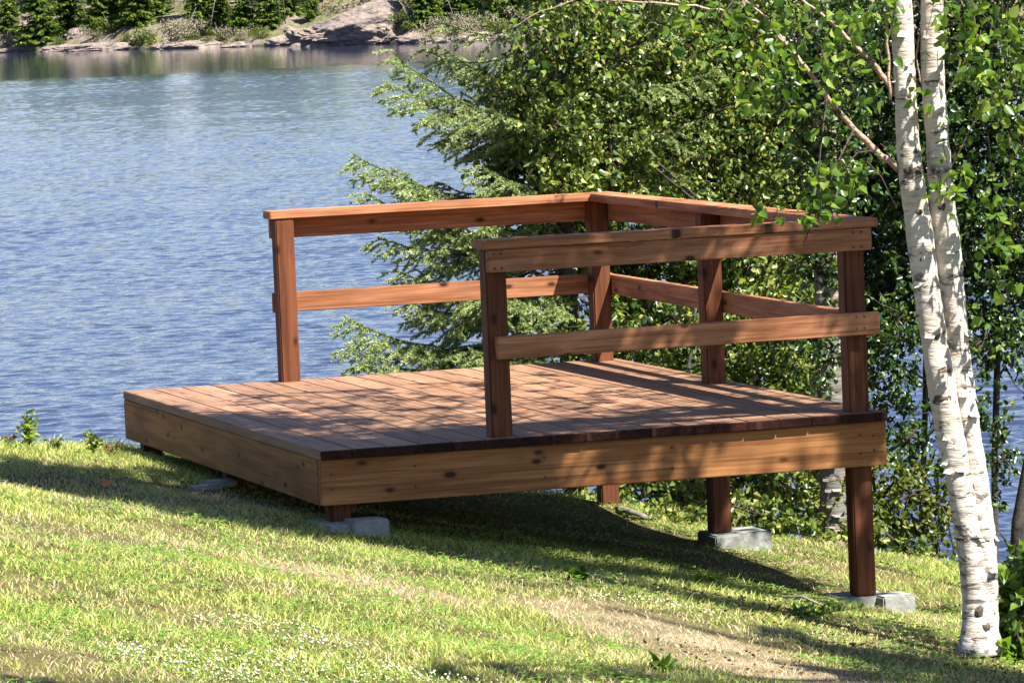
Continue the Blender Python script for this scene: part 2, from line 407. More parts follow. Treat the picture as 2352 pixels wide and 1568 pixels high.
# ------------------------------------------------------------------ far shore things
def far_spruce_mesh(seed, H=11., Rr=2.2):
    rs = np.random.RandomState(seed); mbn = MB(); P = []
    z = .25
    Q = []
    while z < H-.15:
        k = z/H; rad = Rr*(1-k)**.85*(.85+.3*rs.rand())+.1
        nb = int(7+5*(1-k))
        for j in range(nb):
            a = rs.rand()*2*pi; L = rad*(.75+.45*rs.rand())
            dr = -.18-.22*rs.rand()
            m_ = max(3, int(L*7))
            for s_ in range(m_):
                t = (s_+rs.rand())/m_
                c = np.array([math.cos(a)*L*t, math.sin(a)*L*t, z+dr*L*t+.18*L*t*t+rs.normal()*.03])
                w = .17*(1.25-t)+.07; ln = .34
                for q in range(5):
                    th = a+rs.normal()*.7; d = np.array([math.cos(th), math.sin(th), -.35+rs.normal()*.3]); sd = np.array([-math.sin(th), math.cos(th), rs.normal()*.35])
                    cc = c+rs.normal(size=3)*np.array([.09, .09, .05])
                    Q.append([cc-sd*w*.5, cc+d*ln*.4-sd*w*.35, cc+d*ln, cc+d*ln*.3+sd*w*.5])
        z += .23+.10*rs.rand()
    mbn.quads(np.array(Q)); return mbn.mesh('crown')
def far_bush_mesh(seed, rx, rz_, n=700, s=.16):
    rs = np.random.RandomState(seed); mbn = MB()
    c = rs.normal(size=(9, 3))*np.array([rx*.5, rx*.35, rz_*.22])+np.array([0, 0, rz_*.5])
    k = rs.randint(0, 9, n); P = c[k]+unit(rs.normal(size=(n, 3)))*(rs.rand(n, 1)**.4)*np.array([rx*.42, rx*.35, rz_*.34])
    P[:, 2] = np.abs(P[:, 2])
    leaves(mbn, P, rs.normal(size=(n, 3))+np.array([0, 0, .2]), s*(.6+.8*rs.rand(n)), s*.7*(.6+.6*rs.rand(n)), rs=rs)
    return mbn.mesh('foliage')
trunk_m = MB(); trunk_m.tube([(0, 0, -.8), (0, 0, 3), (0.05, 0, 10.6)], [.16, .12, .02], 6); trunk_me = trunk_m.mesh('trunk')
sp_me = [far_spruce_mesh(i, H, r) for i, (H, r) in enumerate([(11, 2.3), (9, 1.8), (12.5, 2.6)])]
def far_at(px, r):
    x, y, z = hz(px, r); return (x, y, z)
fs = [  # px, r, variant, scale, label
    (-70, 6, 0, .9, 'dark spruce on the far shore cut by the left edge of the photo'),
    (25, 5.5, 1, .9, 'narrow dark spruce on the far shore beside the left edge spruce'),
    (92, 3.2, 0, 1.0, 'broad bright green spruce leaning over the far waterline at left'),
    (160, 12, 2, 1.0, 'tall dark spruce standing behind the broad waterline spruce on the far shore'),
    (232, 9, 1, 1.0, 'dark spruce in the gap above the bare orange ledge across the lake'),
    (262, 13, 2, .9, 'shadowed spruce behind the low yellow shrub line across the lake'),
    (318, 8, 0, .85, 'dark spruce above the bright green waterline shrub across the lake'),
    (352, 14, 2, 1., 'very dark tall spruce between the leaf shrub and the dead grey brush'),
    (470, 13, 1, 1.1, 'dark spruce behind the dead grey brush on the far shore'),
    (505, 6.5, 1, .9, 'yellowish spruce standing right of the dead grey brush'),
    (558, 5.0, 0, .72, 'full yellow green spruce just left of the big rock outcrop'),
    (612, 6.0, 1, .95, 'thin green spruce touching the left shoulder of the big rock outcrop'),
    (655, 13, 2, .9, 'dark spruce behind the top left of the big rock outcrop'),
    (718, 11, 1, .5, 'small bright young spruce growing on top of the big rock outcrop'),
    (972, 5.2, 0, .75, 'green spruce at the right foot of the big rock outcrop'),
    (1012, 9, 2, .9, 'dark green spruce right of the rock outcrop and behind the waterline spruce'),
    (1062, 12, 1, 1.1, 'deep green spruce above the pale brush on the right of the far shore'),
    (1120, 7, 0, .8, 'bushy green spruce half hidden by the hanging birch twigs'),
    (1190, 13, 2, 1., 'dark spruce at the right end of the visible far shore'),
    (1260, 7, 1, 1., 'spruce across the lake seen through the birch leaves'),
]
for px, r, v, s_, lab in fs:
    root = empty('spruce_tree', far_at(px, r), lab, 'tree', 'spruces on the far shore', random.random()*6)
    root.scale = (s_,)*3
    o = link('crown', sp_me[v], None, root)
    if not sp_me[v].materials: sp_me[v].materials.append(M['far_needle'])
    o = link('trunk', trunk_me, None, root)
    if not trunk_me.materials: trunk_me.materials.append(M['graybark'])
# more distant forest mass on the slope above the frame, reads as one wood
Q = MB()
rsf = np.random.RandomState(4)
for i in range(260):
    px = rsf.uniform(-2600, 4200); r = rsf.uniform(18, 120)
    x, y, z = hz(px, r); Hh = rsf.uniform(7, 11)
    for lv in range(7):
        zz = z+Hh*(.08+lv*.13); rad = (1-lv/7.)*2.1+.25
        n_ = 9; th = np.arange(n_)*2*pi/n_+rsf.rand()
        tip = np.array([[x, y, zz+Hh*.2]]*n_)
        rr = rad*(.7+.6*rsf.rand(n_))
        a_ = np.stack([x+np.cos(th-.28)*rr*.8, y+np.sin(th-.28)*rr*.8, zz-rr*.1], -1)
        b_ = np.stack([x+np.cos(th+.28)*rr, y+np.sin(th+.28)*rr, zz-rr*.35], -1)
        Q.tris(np.stack([tip, a_, b_], 1))
tag(Q.build('far_forest', M['far_needle']), 'dark evergreen forest rising on the slope behind the far shore', 'forest', kind='stuff')

bush_me = [far_bush_mesh(40+i, 1.6, 1.2, 900) for i in range(3)]
dry_me = [far_bush_mesh(60+i, 2., 1.5, 1100, .15) for i in range(2)]
for m_ in bush_me: m_.materials.append(M['far_leaf'])
for m_ in dry_me: m_.materials.append(M['far_dry'])
fb = [
    (18, 1.0, 0, .9, 'rusty and green waterside shrub at the left end of the far shore', 1),
    (215, 2.8, 1, .7, 'low tan brush on the orange ledge across the lake', 1),
    (255, 4.6, 1, 1., 'yellow green shrub climbing behind the ledge across the lake', 0),
    (325, 1.4, 2, 1.1, 'bright lime green shrub spreading just above the far waterline', 0),
    (290, 1.6, 0, .6, 'small green shrub left of the lime green shrub on the far shore', 0),
    (405, 2.2, 0, 1.15, 'dead grey brush heap hanging down to the far waterline', 1),
    (425, 4.5, 1, 1.2, 'upper part tangle of grey brush behind the hanging dead heap', 1),
    (448, 2.0, 0, .5, 'tiny green shrub sprouting in front of the grey brush', 0),
    (503, 2.0, 1, .9, 'olive shrub between the grey brush and the yellow green spruce', 0),
    (540, 1.6, 0, .8, 'brown twiggy shrub at the foot of the yellow green spruce', 1),
    (600, 1.6, 2, .7, 'green shrub against the left end of the big rock outcrop', 0),
    (945, 3.5, 1, 1.1, 'yellow green shrub covering the slope right of the big rock outcrop', 0),
    (905, 7.0, 2, 1.1, 'green shrub in the cleft behind the right end of the outcrop', 0),
    (860, 7.5, 2, .8, 'ochre shrub growing on the face of the big rock outcrop', 1),
    (800, 12, 1, 1.2, 'tan brush on top of the big rock outcrop', 1),
    (925, 11, 1, 1.2, 'pale brush above the right end of the big rock outcrop', 1),
    (1030, 2.2, 0, 1.0, 'pale grey twiggy shrub right of the rock outcrop', 1),
    (1080, 2.0, 1, 1.1, 'grey green twiggy shrub beside the water below the deep green spruce', 1),
    (1145, 2.2, 2, 1., 'olive shrub at the far waterline below the hanging birch twigs', 0),
    (1215, 2.2, 0, 1.1, 'pale shrub at the right end of the visible far shore', 1),
    (135, 1.5, 1, .6, 'green shrub at the foot of the broad waterline spruce', 0),
    (60, 1.6, 2, .7, 'small yellow shrub under the broad waterline spruce', 0)]
for px, r, v, s_, lab, dry in fb:
    root = empty('shrub', far_at(px, r), lab, 'shrub', 'shrubs on the far shore', random.random()*6); root.scale = (s_*1.15,)*3
    me = (dry_me if dry else bush_me)[v % (2 if dry else 3)]
    link('foliage', me, None, root)
    st = MB()
    for k in range(7):
        a = k*.9; st.tube([(0, 0, -.2), (math.cos(a)*.3, math.sin(a)*.3, .5), (math.cos(a)*.8, math.sin(a)*.6, 1.1+.1*k)], [.035, .025, .01], 4)
    st.build('stem', M['deadwood'], root)

def rock_mesh(seed, sx, sy, sz, sub=4, rough=.22):
    bm = bmesh.new(); bmesh.ops.create_icosphere(bm, subdivisions=sub, radius=1)
    for v in bm.verts:
        p = v.co.copy(); n1 = mnoise.fractal(p*1.1+Vector((seed*7., 0, 0)), 1., 2., 5)
        cell = mnoise.cell(p*2.2+Vector((seed, seed, 0)))
        f = 1+rough*n1+.02*(cell-.5)
        v.co = Vector((p.x*sx*f, p.y*sy*f, max(p.z, -.35)*sz*f))
    me = bpy.data.meshes.new('rock'); bm.to_mesh(me); bm.free(); return me
def far_rock_mat():
    m, n, l, b = new_mat('shore_granite'); g = G(m); co = g.coord('Object')
    c = g.mix(g.ramp(g.noise(g.mapping(co, (1, 1, 2)), .9, 7, .72), [(.36, 0.), (.62, 1.)]), (.38, .29, .23), (.19, .16, .15))
    c = g.mix(g.ramp(g.noise(g.mapping(co, (.5, .5, 2.2), (4, 0, 0)), 1.4, 6, .7, 1.2), [(.53, 0.), (.62, .85)]), c, (.07, .062, .06))
    c = g.mix(g.ramp(g.noise(co, .8, 5, .6), [(.66, 0.), (.74, .6)]), c, (.25, .21, .07))
    l.new(c, b.inputs['Base Color']); b.inputs['Roughness'].default_value = .9
    l.new(g.bump(g.noise(co, 1.5, 7, .75), 1., .6), b.inputs['Normal'])
    return m
M['granite'] = far_rock_mat()
big = rock_mesh(3, 7.0, 4.6, 3.9, 6, .42)
vv = np.array([v.co[:] for v in big.vertices]); vv[:, 0] = (vv[:, 0]-vv[:, 0].min())/np.ptp(vv[:, 0])*18.4-9.2
tt_ = np.clip((vv[:, 0]+7.5)/10.5, 0, 1); vv[:, 2] = np.where(vv[:, 2] > 0, vv[:, 2]/vv[:, 2].max()/np.sqrt(np.clip(1-(vv[:, 0]/9.25)**2, .10, 1))*4.9*(.30+.70*tt_*tt_*(3-2*tt_)), vv[:, 2])
big.vertices.foreach_set('co', vv.astype(np.float32).ravel()); big.update()
o = link('rock_outcrop', big, M['granite']); x, y, z = hz(872, 2.8); o.location = (x, y, WATER_Z+.2); o.rotation_euler = (0, 0, -YAW)
tag(o, 'big bare pinkish granite outcrop rounding down to the far waterline', 'rock')
fr = [(225, .8, 3.6, 1.6, .55, 'long low pale ledge at the waterline under the tan brush'), (150, .6, 2.6, 1.2, .6, 'flat pale rock left of the long low ledge'),
      (280, .3, 2., 1.0, .7, 'rounded pale rock right of the long low ledge'), (30, .3, 2.2, 1.1, .6, 'dark waterline rock at the left end of the far shore'),
      (372, .3, 1.1, .9, .9, 'black wet boulder under the lime green shrub'), (430, .4, 2.6, 1.0, .6, 'pale rock slab under the dead grey brush'),
      (490, .3, 1.8, .9, .55, 'thin dark slab right of the dead grey brush'), (560, .3, 2.4, 1., .5, 'low black slab beneath the yellow green spruce'),
      (640, .4, 1.6, 1.0, .8, 'pale block at the left toe of the big outcrop'), (950, .4, 1.8, 1., .8, 'rough boulder at the right toe of the big outcrop'),
      (1010, .3, 1.8, 1., .6, 'low pale rock under the grey twiggy shrub'), (1100, .3, 2.2, 1., .6, 'low grey rock below the hanging birch twigs'),
      (1200, .4, 2.4, 1., .8, 'pink grey rock at the right end of the far shore'), (330, 3.5, 1.4, 1., .9, 'orange tinted rock above the lime green shrub'),
      (185, 5.5, 1.6, 1., 1.2, 'bare orange rock between the two spruces at left')]
for i, (px, r, sx, sy, sz, lab) in enumerate(fr):
    o = link('shore_rock', rock_mesh(20+i, sx, sy, sz, 4, .3), M['granite']); x, y, z = hz(px, r)
    o.location = (x, y, max(WATER_Z, z-.15)); o.rotation_euler = (0, 0, -YAW+random.uniform(-.2, .2)); tag(o, lab, 'rock', 'rocks along the far waterline')
for px, r, h_, lean, lab in [(476, 3, 5, .25, 'leaning grey dead trunk beside the dead grey brush'), (640, 6, 6, .03, 'bare grey trunk standing left of the rock outcrop'),
                             (655, 7, 6, -.05, 'second bare grey trunk closer to the rock outcrop'), (418, 2.5, 3, .5, 'short pale dead stem slanting over the grey brush'), (1055, 4, 5, -.35, 'grey dead stem slanting among the twiggy shrubs')]:
    t = MB(); t.tube([(0, 0, -.4), (lean*h_*.5, 0, h_*.5), (lean*h_, 0, h_)], [.05, .04, .02], 5)
    for k in range(8):
        z0 = h_*(.25+.08*k); a = k*2.1; t.tube([(lean*z0, 0, z0), (lean*z0+math.cos(a)*.7, math.sin(a)*.7, z0-.1)], [.03, .01], 4)
    o = t.build('dead_tree', M['deadwood']); o.location = far_at(px, r); tag(o, lab, 'dead tree', 'dead trunks on the far shore')

# ------------------------------------------------------------------ THE DECK
LX, LY = 2.446, 3.635
deck = empty('wooden_deck', (0, 0, 0), 'low reddish brown timber deck platform with three sided railing on the sloping lawn', 'deck')
def board(name, a, b, w, t, mat, bev=.004, label=None, parent=deck, warp=.0):
    """a board from a to b (centre line); w across (horizontal or given), t thickness. w,t = (width vector, thickness vector)"""
    a = Vector(a); b = Vector(b); ax = (b-a); L = ax.length; ax.normalize()
    wv = Vector(w); tv = Vector(t)
    bm = bmesh.new(); bmesh.ops.create_cube(bm, size=1)
    bmesh.ops.scale(bm, vec=(L, wv.length, tv.length), verts=bm.verts)
    bmesh.ops.bevel(bm, geom=bm.edges[:], offset=bev, segments=2, affect='EDGES')
    me = bpy.data.meshes.new(name); bm.to_mesh(me); bm.free()
    if name == 'deck_board':
        me.materials.append(mat); me.materials.append(M['end'])
        for p_ in me.polygons:
            if abs(p_.normal.x) > .5: p_.material_index = 1
        mat = None
    o = link(name, me, mat, parent)
    wn = wv.normalized(); tn = ax.cross(wn)
    o.matrix_local = Matrix(((ax.x, wn.x, tn.x, (a.x+b.x)/2), (ax.y, wn.y, tn.y, (a.y+b.y)/2), (ax.z, wn.z, tn.z, (a.z+b.z)/2), (0, 0, 0, 1)))
    if label: o['label'] = label
    return o
bw = .1405; T = .038
nb = 17
xw = [(i*bw, (i+1)*bw) for i in range(17)]+[(17*bw, LX)]
for i, (x0, x1) in enumerate(xw):
    e0 = -.024+random.uniform(-.003, .003); e1 = LY+random.uniform(-.004, .004)
    board('deck_board', ((x0+x1)/2, e0, -T/2+random.uniform(-.0008, .0008)), ((x0+x1)/2, e1, -T/2), (x1-x0-.0045, 0, 0), (0, 0, T), M['deck'], .003)
FB = -.224; ft = -T-.002; fh = ft-FB
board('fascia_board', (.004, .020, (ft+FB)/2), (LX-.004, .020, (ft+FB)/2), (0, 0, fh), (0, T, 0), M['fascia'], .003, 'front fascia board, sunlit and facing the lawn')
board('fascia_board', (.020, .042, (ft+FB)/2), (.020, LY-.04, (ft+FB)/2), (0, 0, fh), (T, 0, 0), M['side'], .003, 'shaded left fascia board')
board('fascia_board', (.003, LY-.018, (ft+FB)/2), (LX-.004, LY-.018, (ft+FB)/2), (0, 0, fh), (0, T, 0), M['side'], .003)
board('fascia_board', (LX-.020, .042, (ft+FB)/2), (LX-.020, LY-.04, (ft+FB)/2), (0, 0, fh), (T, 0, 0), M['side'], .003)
for k in range(8):
    y = .45+k*.40; board('joist', (.042, y, (ft+FB)/2-.002), (LX-.042, y, (ft+FB)/2-.002), (0, 0, fh-.01), (0, T, 0), M['joist'])
PW = .089; x1, x2, xp = .7444, 2.2992, .7437
HR = .808; CT = .038; ZT = HR-CT
yf = .0415; yb = LY-.0385; yM = 1.862
def post(cx, cy, z0, z1, name='post', label=None):
    return board(name, (cx, cy, z0), (cx, cy, z1), (PW, 0, 0), (0, PW, 0), M['post'], .006, label)
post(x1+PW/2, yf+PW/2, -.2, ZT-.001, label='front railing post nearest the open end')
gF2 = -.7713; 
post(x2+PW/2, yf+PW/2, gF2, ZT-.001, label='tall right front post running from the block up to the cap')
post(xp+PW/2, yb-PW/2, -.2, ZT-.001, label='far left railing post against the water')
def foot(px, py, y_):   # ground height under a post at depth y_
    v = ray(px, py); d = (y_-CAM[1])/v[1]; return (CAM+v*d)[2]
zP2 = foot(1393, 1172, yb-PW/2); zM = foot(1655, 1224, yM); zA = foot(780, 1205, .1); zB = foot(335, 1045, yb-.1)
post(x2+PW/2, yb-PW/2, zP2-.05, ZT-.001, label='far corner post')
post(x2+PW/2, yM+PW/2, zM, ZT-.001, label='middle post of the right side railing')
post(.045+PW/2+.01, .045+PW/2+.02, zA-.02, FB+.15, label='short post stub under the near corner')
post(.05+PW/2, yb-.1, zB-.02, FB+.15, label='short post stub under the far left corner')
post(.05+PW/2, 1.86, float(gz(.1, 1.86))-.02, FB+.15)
# beams
board('beam', (.15, yf+.06, FB-.001-.0), (.16, yb-.06, FB-.001), (.05, 0, 0), (0, 0, .09), M['joist'])
RT = .038; H4 = .089
zr = ZT-.004-.127/2+.008; HH = .092
zt = ZT-.003-HH/2
# top rim rails (outside of posts)
board('top_rail', (x1+.002, yf-RT/2-.001, zt), (x2+PW+.022, yf-RT/2-.001, zt), (0, 0, HH), (0, RT, 0), M['rail'], .003)
board('top_rail', (xp-.003, yb+RT/2+.001, zt), (x2+PW+.04, yb+RT/2+.001, zt), (0, 0, HH), (0, RT, 0), M['rail'], .003)
board('top_rail', (x2+PW+RT/2+.001, yf+.002, zt), (x2+PW+RT/2+.001, yb-.001, zt), (0, 0, HH), (RT, 0, 0), M['rail'], .003)
zm = .376
board('middle_rail', (x1+.027, yf-RT/2-.001, zm-.012), (x2+PW+.045, yf-RT/2-.001, zm-.003), (0, 0, .093), (0, RT, 0), M['rail'], .003)
board('middle_rail', (xp-.003, yb+RT/2+.001, zm-.005), (x2+PW+.04, yb+RT/2+.001, zm-.005), (0, 0, .093), (0, RT, 0), M['rail'], .003)
board('middle_rail', (x2+PW+RT/2+.001, yf+.002, zm-.02), (x2+PW+RT/2+.001, yb-.001, zm-.006), (0, 0, .093), (RT, 0, 0), M['rail'], .003)
# caps, flat boards
cf0 = yf-RT-.011; cb1 = yb+RT+.011; CW = .14; cxo = x2+PW+RT+.012
board('rail_cap', (x1-.025, cf0+CW/2, ZT+CT/2), (cxo, cf0+CW/2, ZT+CT/2), (0, CW, 0), (0, 0, CT), M['rail'], .004)
board('rail_cap', (xp-.025, cb1-CW/2, ZT+CT/2), (cxo, cb1-CW/2, ZT+CT/2), (0, CW, 0), (0, 0, CT), M['rail'], .004)
board('rail_cap', (cxo-CW/2, cf0+CW+.003, ZT+CT/2-.0005), (cxo-CW/2, cb1-CW-.003, ZT+CT/2-.0005), (CW, 0, 0), (0, 0, CT), M['rail'], .004)
# screw heads
def screw(x, y, z, ax):
    bm = bmesh.new(); bmesh.ops.create_cone(bm, cap_ends=True, segments=10, radius1=.006, radius2=.0045, depth=.003)
    me = bpy.data.meshes.new('screw'); bm.to_mesh(me); bm.free(); o = link('screw', me, M['screw'], deck)
    o.location = (x, y, z)
    if ax == 'y': o.rotation_euler = (pi/2, 0, 0)
for z in (.03, -.03):
    screw(.05, .0, -.13+z, 'y'); screw(LX-.06, .0, -.13+z, 'y'); screw(LX-.12, .0, -.13+z*1.3, 'y')
    for xx in (x1+.03, x1+.06, x2+.03, x2+.065): screw(xx if xx > x1+.04 or 1 else xx, yf-RT-.002, zt+z, 'y'); 
    for xx in (x2+.03, x2+.065): screw(xx, yf-RT-.002, zm+z*.8, 'y')
    for xx in (.4, .95, 1.5): screw(xx, .0, -.13+z*1.4, 'y')

# blocks and stones
def block(loc, sx, sy, sz, rz, lab, name='concrete_block', cat='block', bev=.007, seed=1):
    bm = bmesh.new(); bmesh.ops.create_cube(bm, size=1); bmesh.ops.scale(bm, vec=(sx, sy, sz), verts=bm.verts)
    bmesh.ops.bevel(bm, geom=bm.edges[:], offset=bev, segments=2, affect='EDGES')
    bmesh.ops.subdivide_edges(bm, edges=[e for e in bm.edges if e.calc_length() > .08], cuts=4, use_grid_fill=True)
    for v in bm.verts: v.co += Vector((1, 1, 1))*.0018*mnoise.noise(v.co*30+Vector((seed*3., 0, 0)))
    me = bpy.data.meshes.new(name); bm.to_mesh(me); bm.free(); o = link(name, me, M['concrete'])
    o.location = loc; o.rotation_euler = (R(random.uniform(-1, 1)), R(random.uniform(-1, 1)), rz)
    return tag(o, lab, cat)
G4 = 'concrete footings under the deck posts'
def pf(px, py, y_):
    v = ray(px, py); d = (y_-CAM[1])/v[1]; return CAM+v*d
p = pf(840, 1190, -.02); block((p[0], p[1], p[2]-.045), .155, .15, .09, .05, 'upright grey concrete block beside the near corner stub, lighter on top', seed=1)['group'] = G4
p = pf(762, 1196, .1); block((p[0], p[1]-.02, p[2]-.025), .15, .3, .05, .1, 'flat mossy concrete paver under the near corner stub', 'concrete_paver', 'paver', seed=2)['group'] = G4
p = pf(700, 1188, .35); block((p[0], p[1], p[2]-.03), .16, .2, .045, .3, 'thin pale paver half sunk in grass left of the near corner', 'concrete_paver', 'paver', seed=3)['group'] = G4
p = pf(480, 1093, 1.75); block((p[0]+.04, p[1], p[2]-.034), .14, .12, .03, .1, 'pale paver slab below the middle of the left fascia, upper one', 'concrete_paver', 'paver', seed=4)['group'] = G4
p = pf(440, 1103, 1.6); block((p[0]+.05, p[1], p[2]-.036), .13, .08, .025, .15, 'pale paver edge lying in front of the upper slab by the left fascia', 'concrete_paver', 'paver', seed=5)['group'] = G4
p = pf(292, 1038, 3.5); block((p[0], p[1], p[2]-.02), .2, .25, .04, .0, 'pale flat stone slab beside the far left stub near the lawn edge', 'concrete_paver', 'paver', seed=6)['group'] = G4
block((x2+PW/2+.07, yM+PW/2+.0, zM-.07), .27, .26, .14, .0, 'wide concrete footing under the middle post of the right side', seed=7)['group'] = G4
block((x2+PW/2-.01, yf+PW/2+.04, gF2-.045), .24, .22, .09, .0, 'low concrete footing directly under the tall right front post', seed=8)['group'] = G4
p = pf(2050, 1366, .02); block((p[0], p[1], p[2]-.055), .145, .15, .12, .05, 'square concrete block just right of the tall right front post', seed=9)['group'] = G4
block((x2+PW/2, yb-.02, zP2-.08), .3, .3, .1, .0, 'hidden concrete footing under the far corner post', seed=10)['group'] = G4
# pale log beyond the far corner
a_ = at(1418, 1168, 24.6); b_ = at(1485, 1188, 24.3)
t = MB(); t.tube(np.linspace(a_, b_, 6)+RS.normal(size=(6, 3))*.002, [.018, .021, .02, .02, .018, .014], 8); tag(t.build('driftwood_log', M['deadwood'], smooth=True), 'pale bare driftwood log lying in the grass beyond the far corner post', 'log')

# ------------------------------------------------------------------ SPRUCE beside the deck
def needles(mb, A, B, per_m=1150, ln=.016, w=.0044, rs=RS, taper=True):
    A = np.asarray(A); B = np.asarray(B); L = np.linalg.norm(B-A, axis=1); cnt = np.maximum(3, (L*per_m).astype(int))
    idx = np.repeat(np.arange(len(A)), cnt); t = rs.rand(len(idx))[:, None]
    P = A[idx]*(1-t)+B[idx]*t; D = unit(B-A)[idx]
    r = unit(np.cross(D, rs.normal(size=(len(idx), 3))))
    d = unit(D*.75+r*.85+np.array([0, 0, .12]))
    s = unit(np.cross(d, rs.normal(size=d.shape)))
    l = ln*(.7+.5*rs.rand(len(idx)))[:, None]
    mb.tris(np.stack([P-s*w/2, P+s*w/2, P+d*l], 1))
def spruce_branch(nb, tb, p0, p1, sag=.12, up=.10, side=.42, rs=RS, dens=1.35):
    p0 = np.asarray(p0, float); p1 = np.asarray(p1, float); n = 14; t = np.linspace(0, 1, n)[:, None]
    L = np.linalg.norm(p1-p0)
    C = p0*(1-t)+p1*t; C[:, 2] += -sag*L*np.sin(pi*t[:, 0])+up*L*(t[:, 0]**3-t[:, 0])
    C += rs.normal(size=C.shape)*.004
    tb.tube(C, np.linspace(.006*L+.003, .002, n), 5)
    D = unit(p1-p0); lat = unit(np.cross(D, np.array([0, 0, 1.])))
    A, B = [C[:-1]], [C[1:]]
    A[0] = C[n//3:-1]; B[0] = C[n//3+1:]
    m = int(L*21*dens)
    for j in range(m):
        u = .14+.86*(j+rs.rand())/m; k = min(int(u*(n-1)), n-2); f = u*(n-1)-k; q = C[k]*(1-f)+C[k+1]*f
        sg = 1 if j % 2 else -1
        l2 = side*L*(1.02-u)**.7*(.55+.6*rs.rand())+.05
        d = unit(D*(.75+.3*rs.rand())+lat*sg*(.75+.4*rs.rand())+np.array([0, 0, -.32+.3*rs.normal()*.6]))
        e = q+d*l2; e[2] -= l2*l2*.35
        mid = (q+e)/2+np.array([0, 0, .03*l2])
        A.append(np.array([q, mid])); B.append(np.array([mid, e]))
        tb.tube([q, mid, e], [.002, .0015, .001], 3, cap=False)
        k3 = int(l2*24)
        for i in range(k3):
            u3 = .2+.75*(i+rs.rand())/k3; q3 = q*(1-u3)+e*u3
            d3 = unit(d+np.cross(d, np.array([0, 0, 1.]))*(1 if i % 2 else -1)*(.8+.3*rs.rand())+np.array([0, 0, -.45+.25*rs.normal()]))
            l3 = .05+.07*rs.rand()*(1.1-u3)
            A.append(np.array([q3])); B.append(np.array([q3+d3*l3]))
    needles(nb, np.concatenate(A), np.concatenate(B), rs=rs)
D_SP = 26.4
tx = at(1300, 800, D_SP)
sproot = empty('spruce_tree', (tx[0], tx[1], float(gz(tx[0], tx[1]))), 'near spruce reaching pale green branches left over the water behind the railing', 'tree')
base = np.array(sproot.location)
nbm, tbm = MB(), MB()
tips = [(900, 120, 26.2, 1130, 330), (885, 190, 26.0, 1160, 300), (985, 90, 26.6, 1200, 230), (1010, 320, 26.2, 1240, 330), (808, 352, 26.0, 1250, 480), (900, 385, 25.8, 1260, 500), (842, 445, 25.9, 1260, 560),
        (870, 545, 25.9, 1260, 560), (905, 620, 25.9, 1260, 650), (925, 690, 25.8, 1270, 700), (792, 728, 25.7, 1270, 790), (800, 800, 25.6, 1270, 830), (905, 845, 25.5, 1280, 880),
        (880, 770, 26.2, 1280, 800), (960, 640, 27, 1280, 690), (960, 500, 27, 1280, 560), (1000, 420, 26.8, 1280, 450), (1060, 130, 26.9, 1250, 260), (1080, 500, 25.6, 1290, 520), (1060, 660, 25.5, 1290, 640), (1080, 800, 25.4, 1290, 800), (1130, 250, 25.7, 1290, 300), (1110, 380, 25.5, 1290, 420)]
for tpx, tpy, dd, rpx, rpy in tips:
    tip = at(tpx, tpy, dd); root_ = at(1300, rpy-30, D_SP)
    root_[2] = max(root_[2], base[2]+.1)
    spruce_branch(nbm, tbm, root_-base, tip-base, sag=.05, up=.12, side=.40)
rsx = np.random.RandomState(3)
for k in range(46):      # the other sides and the part above the photograph's frame
    zz = -.6+4.6*(k/46.)+rsx.rand()*.1; a = rsx.uniform(-1.9, 1.9)+0; L = 1.35*(1-(zz+1)/6.)*(.8+.3*rsx.rand())
    c = at(1300, 400, D_SP); c[2] = zz
    az = YAW+a*.9 if zz < 2 else rsx.rand()*6.28
    e = c+np.array([math.sin(az)*L, math.cos(az)*L, -.12*L])
    spruce_branch(nbm, tbm, c-base, e-base, dens=.6, rs=rsx)
nbm.build('foliage', M['needle'], sproot); tag(tbm.build('twigs', M['twig'], sproot), kind='stuff')
t = MB(); tt = at(1300, 400, D_SP)-base; t.tube([(0, 0, -.1), (tt[0]*.6, tt[1]*.6, 1.5), (tt[0], tt[1], 4.2-base[2])], [.07, .055, .012], 10); t.build('trunk', M['graybark'], sproot, True)

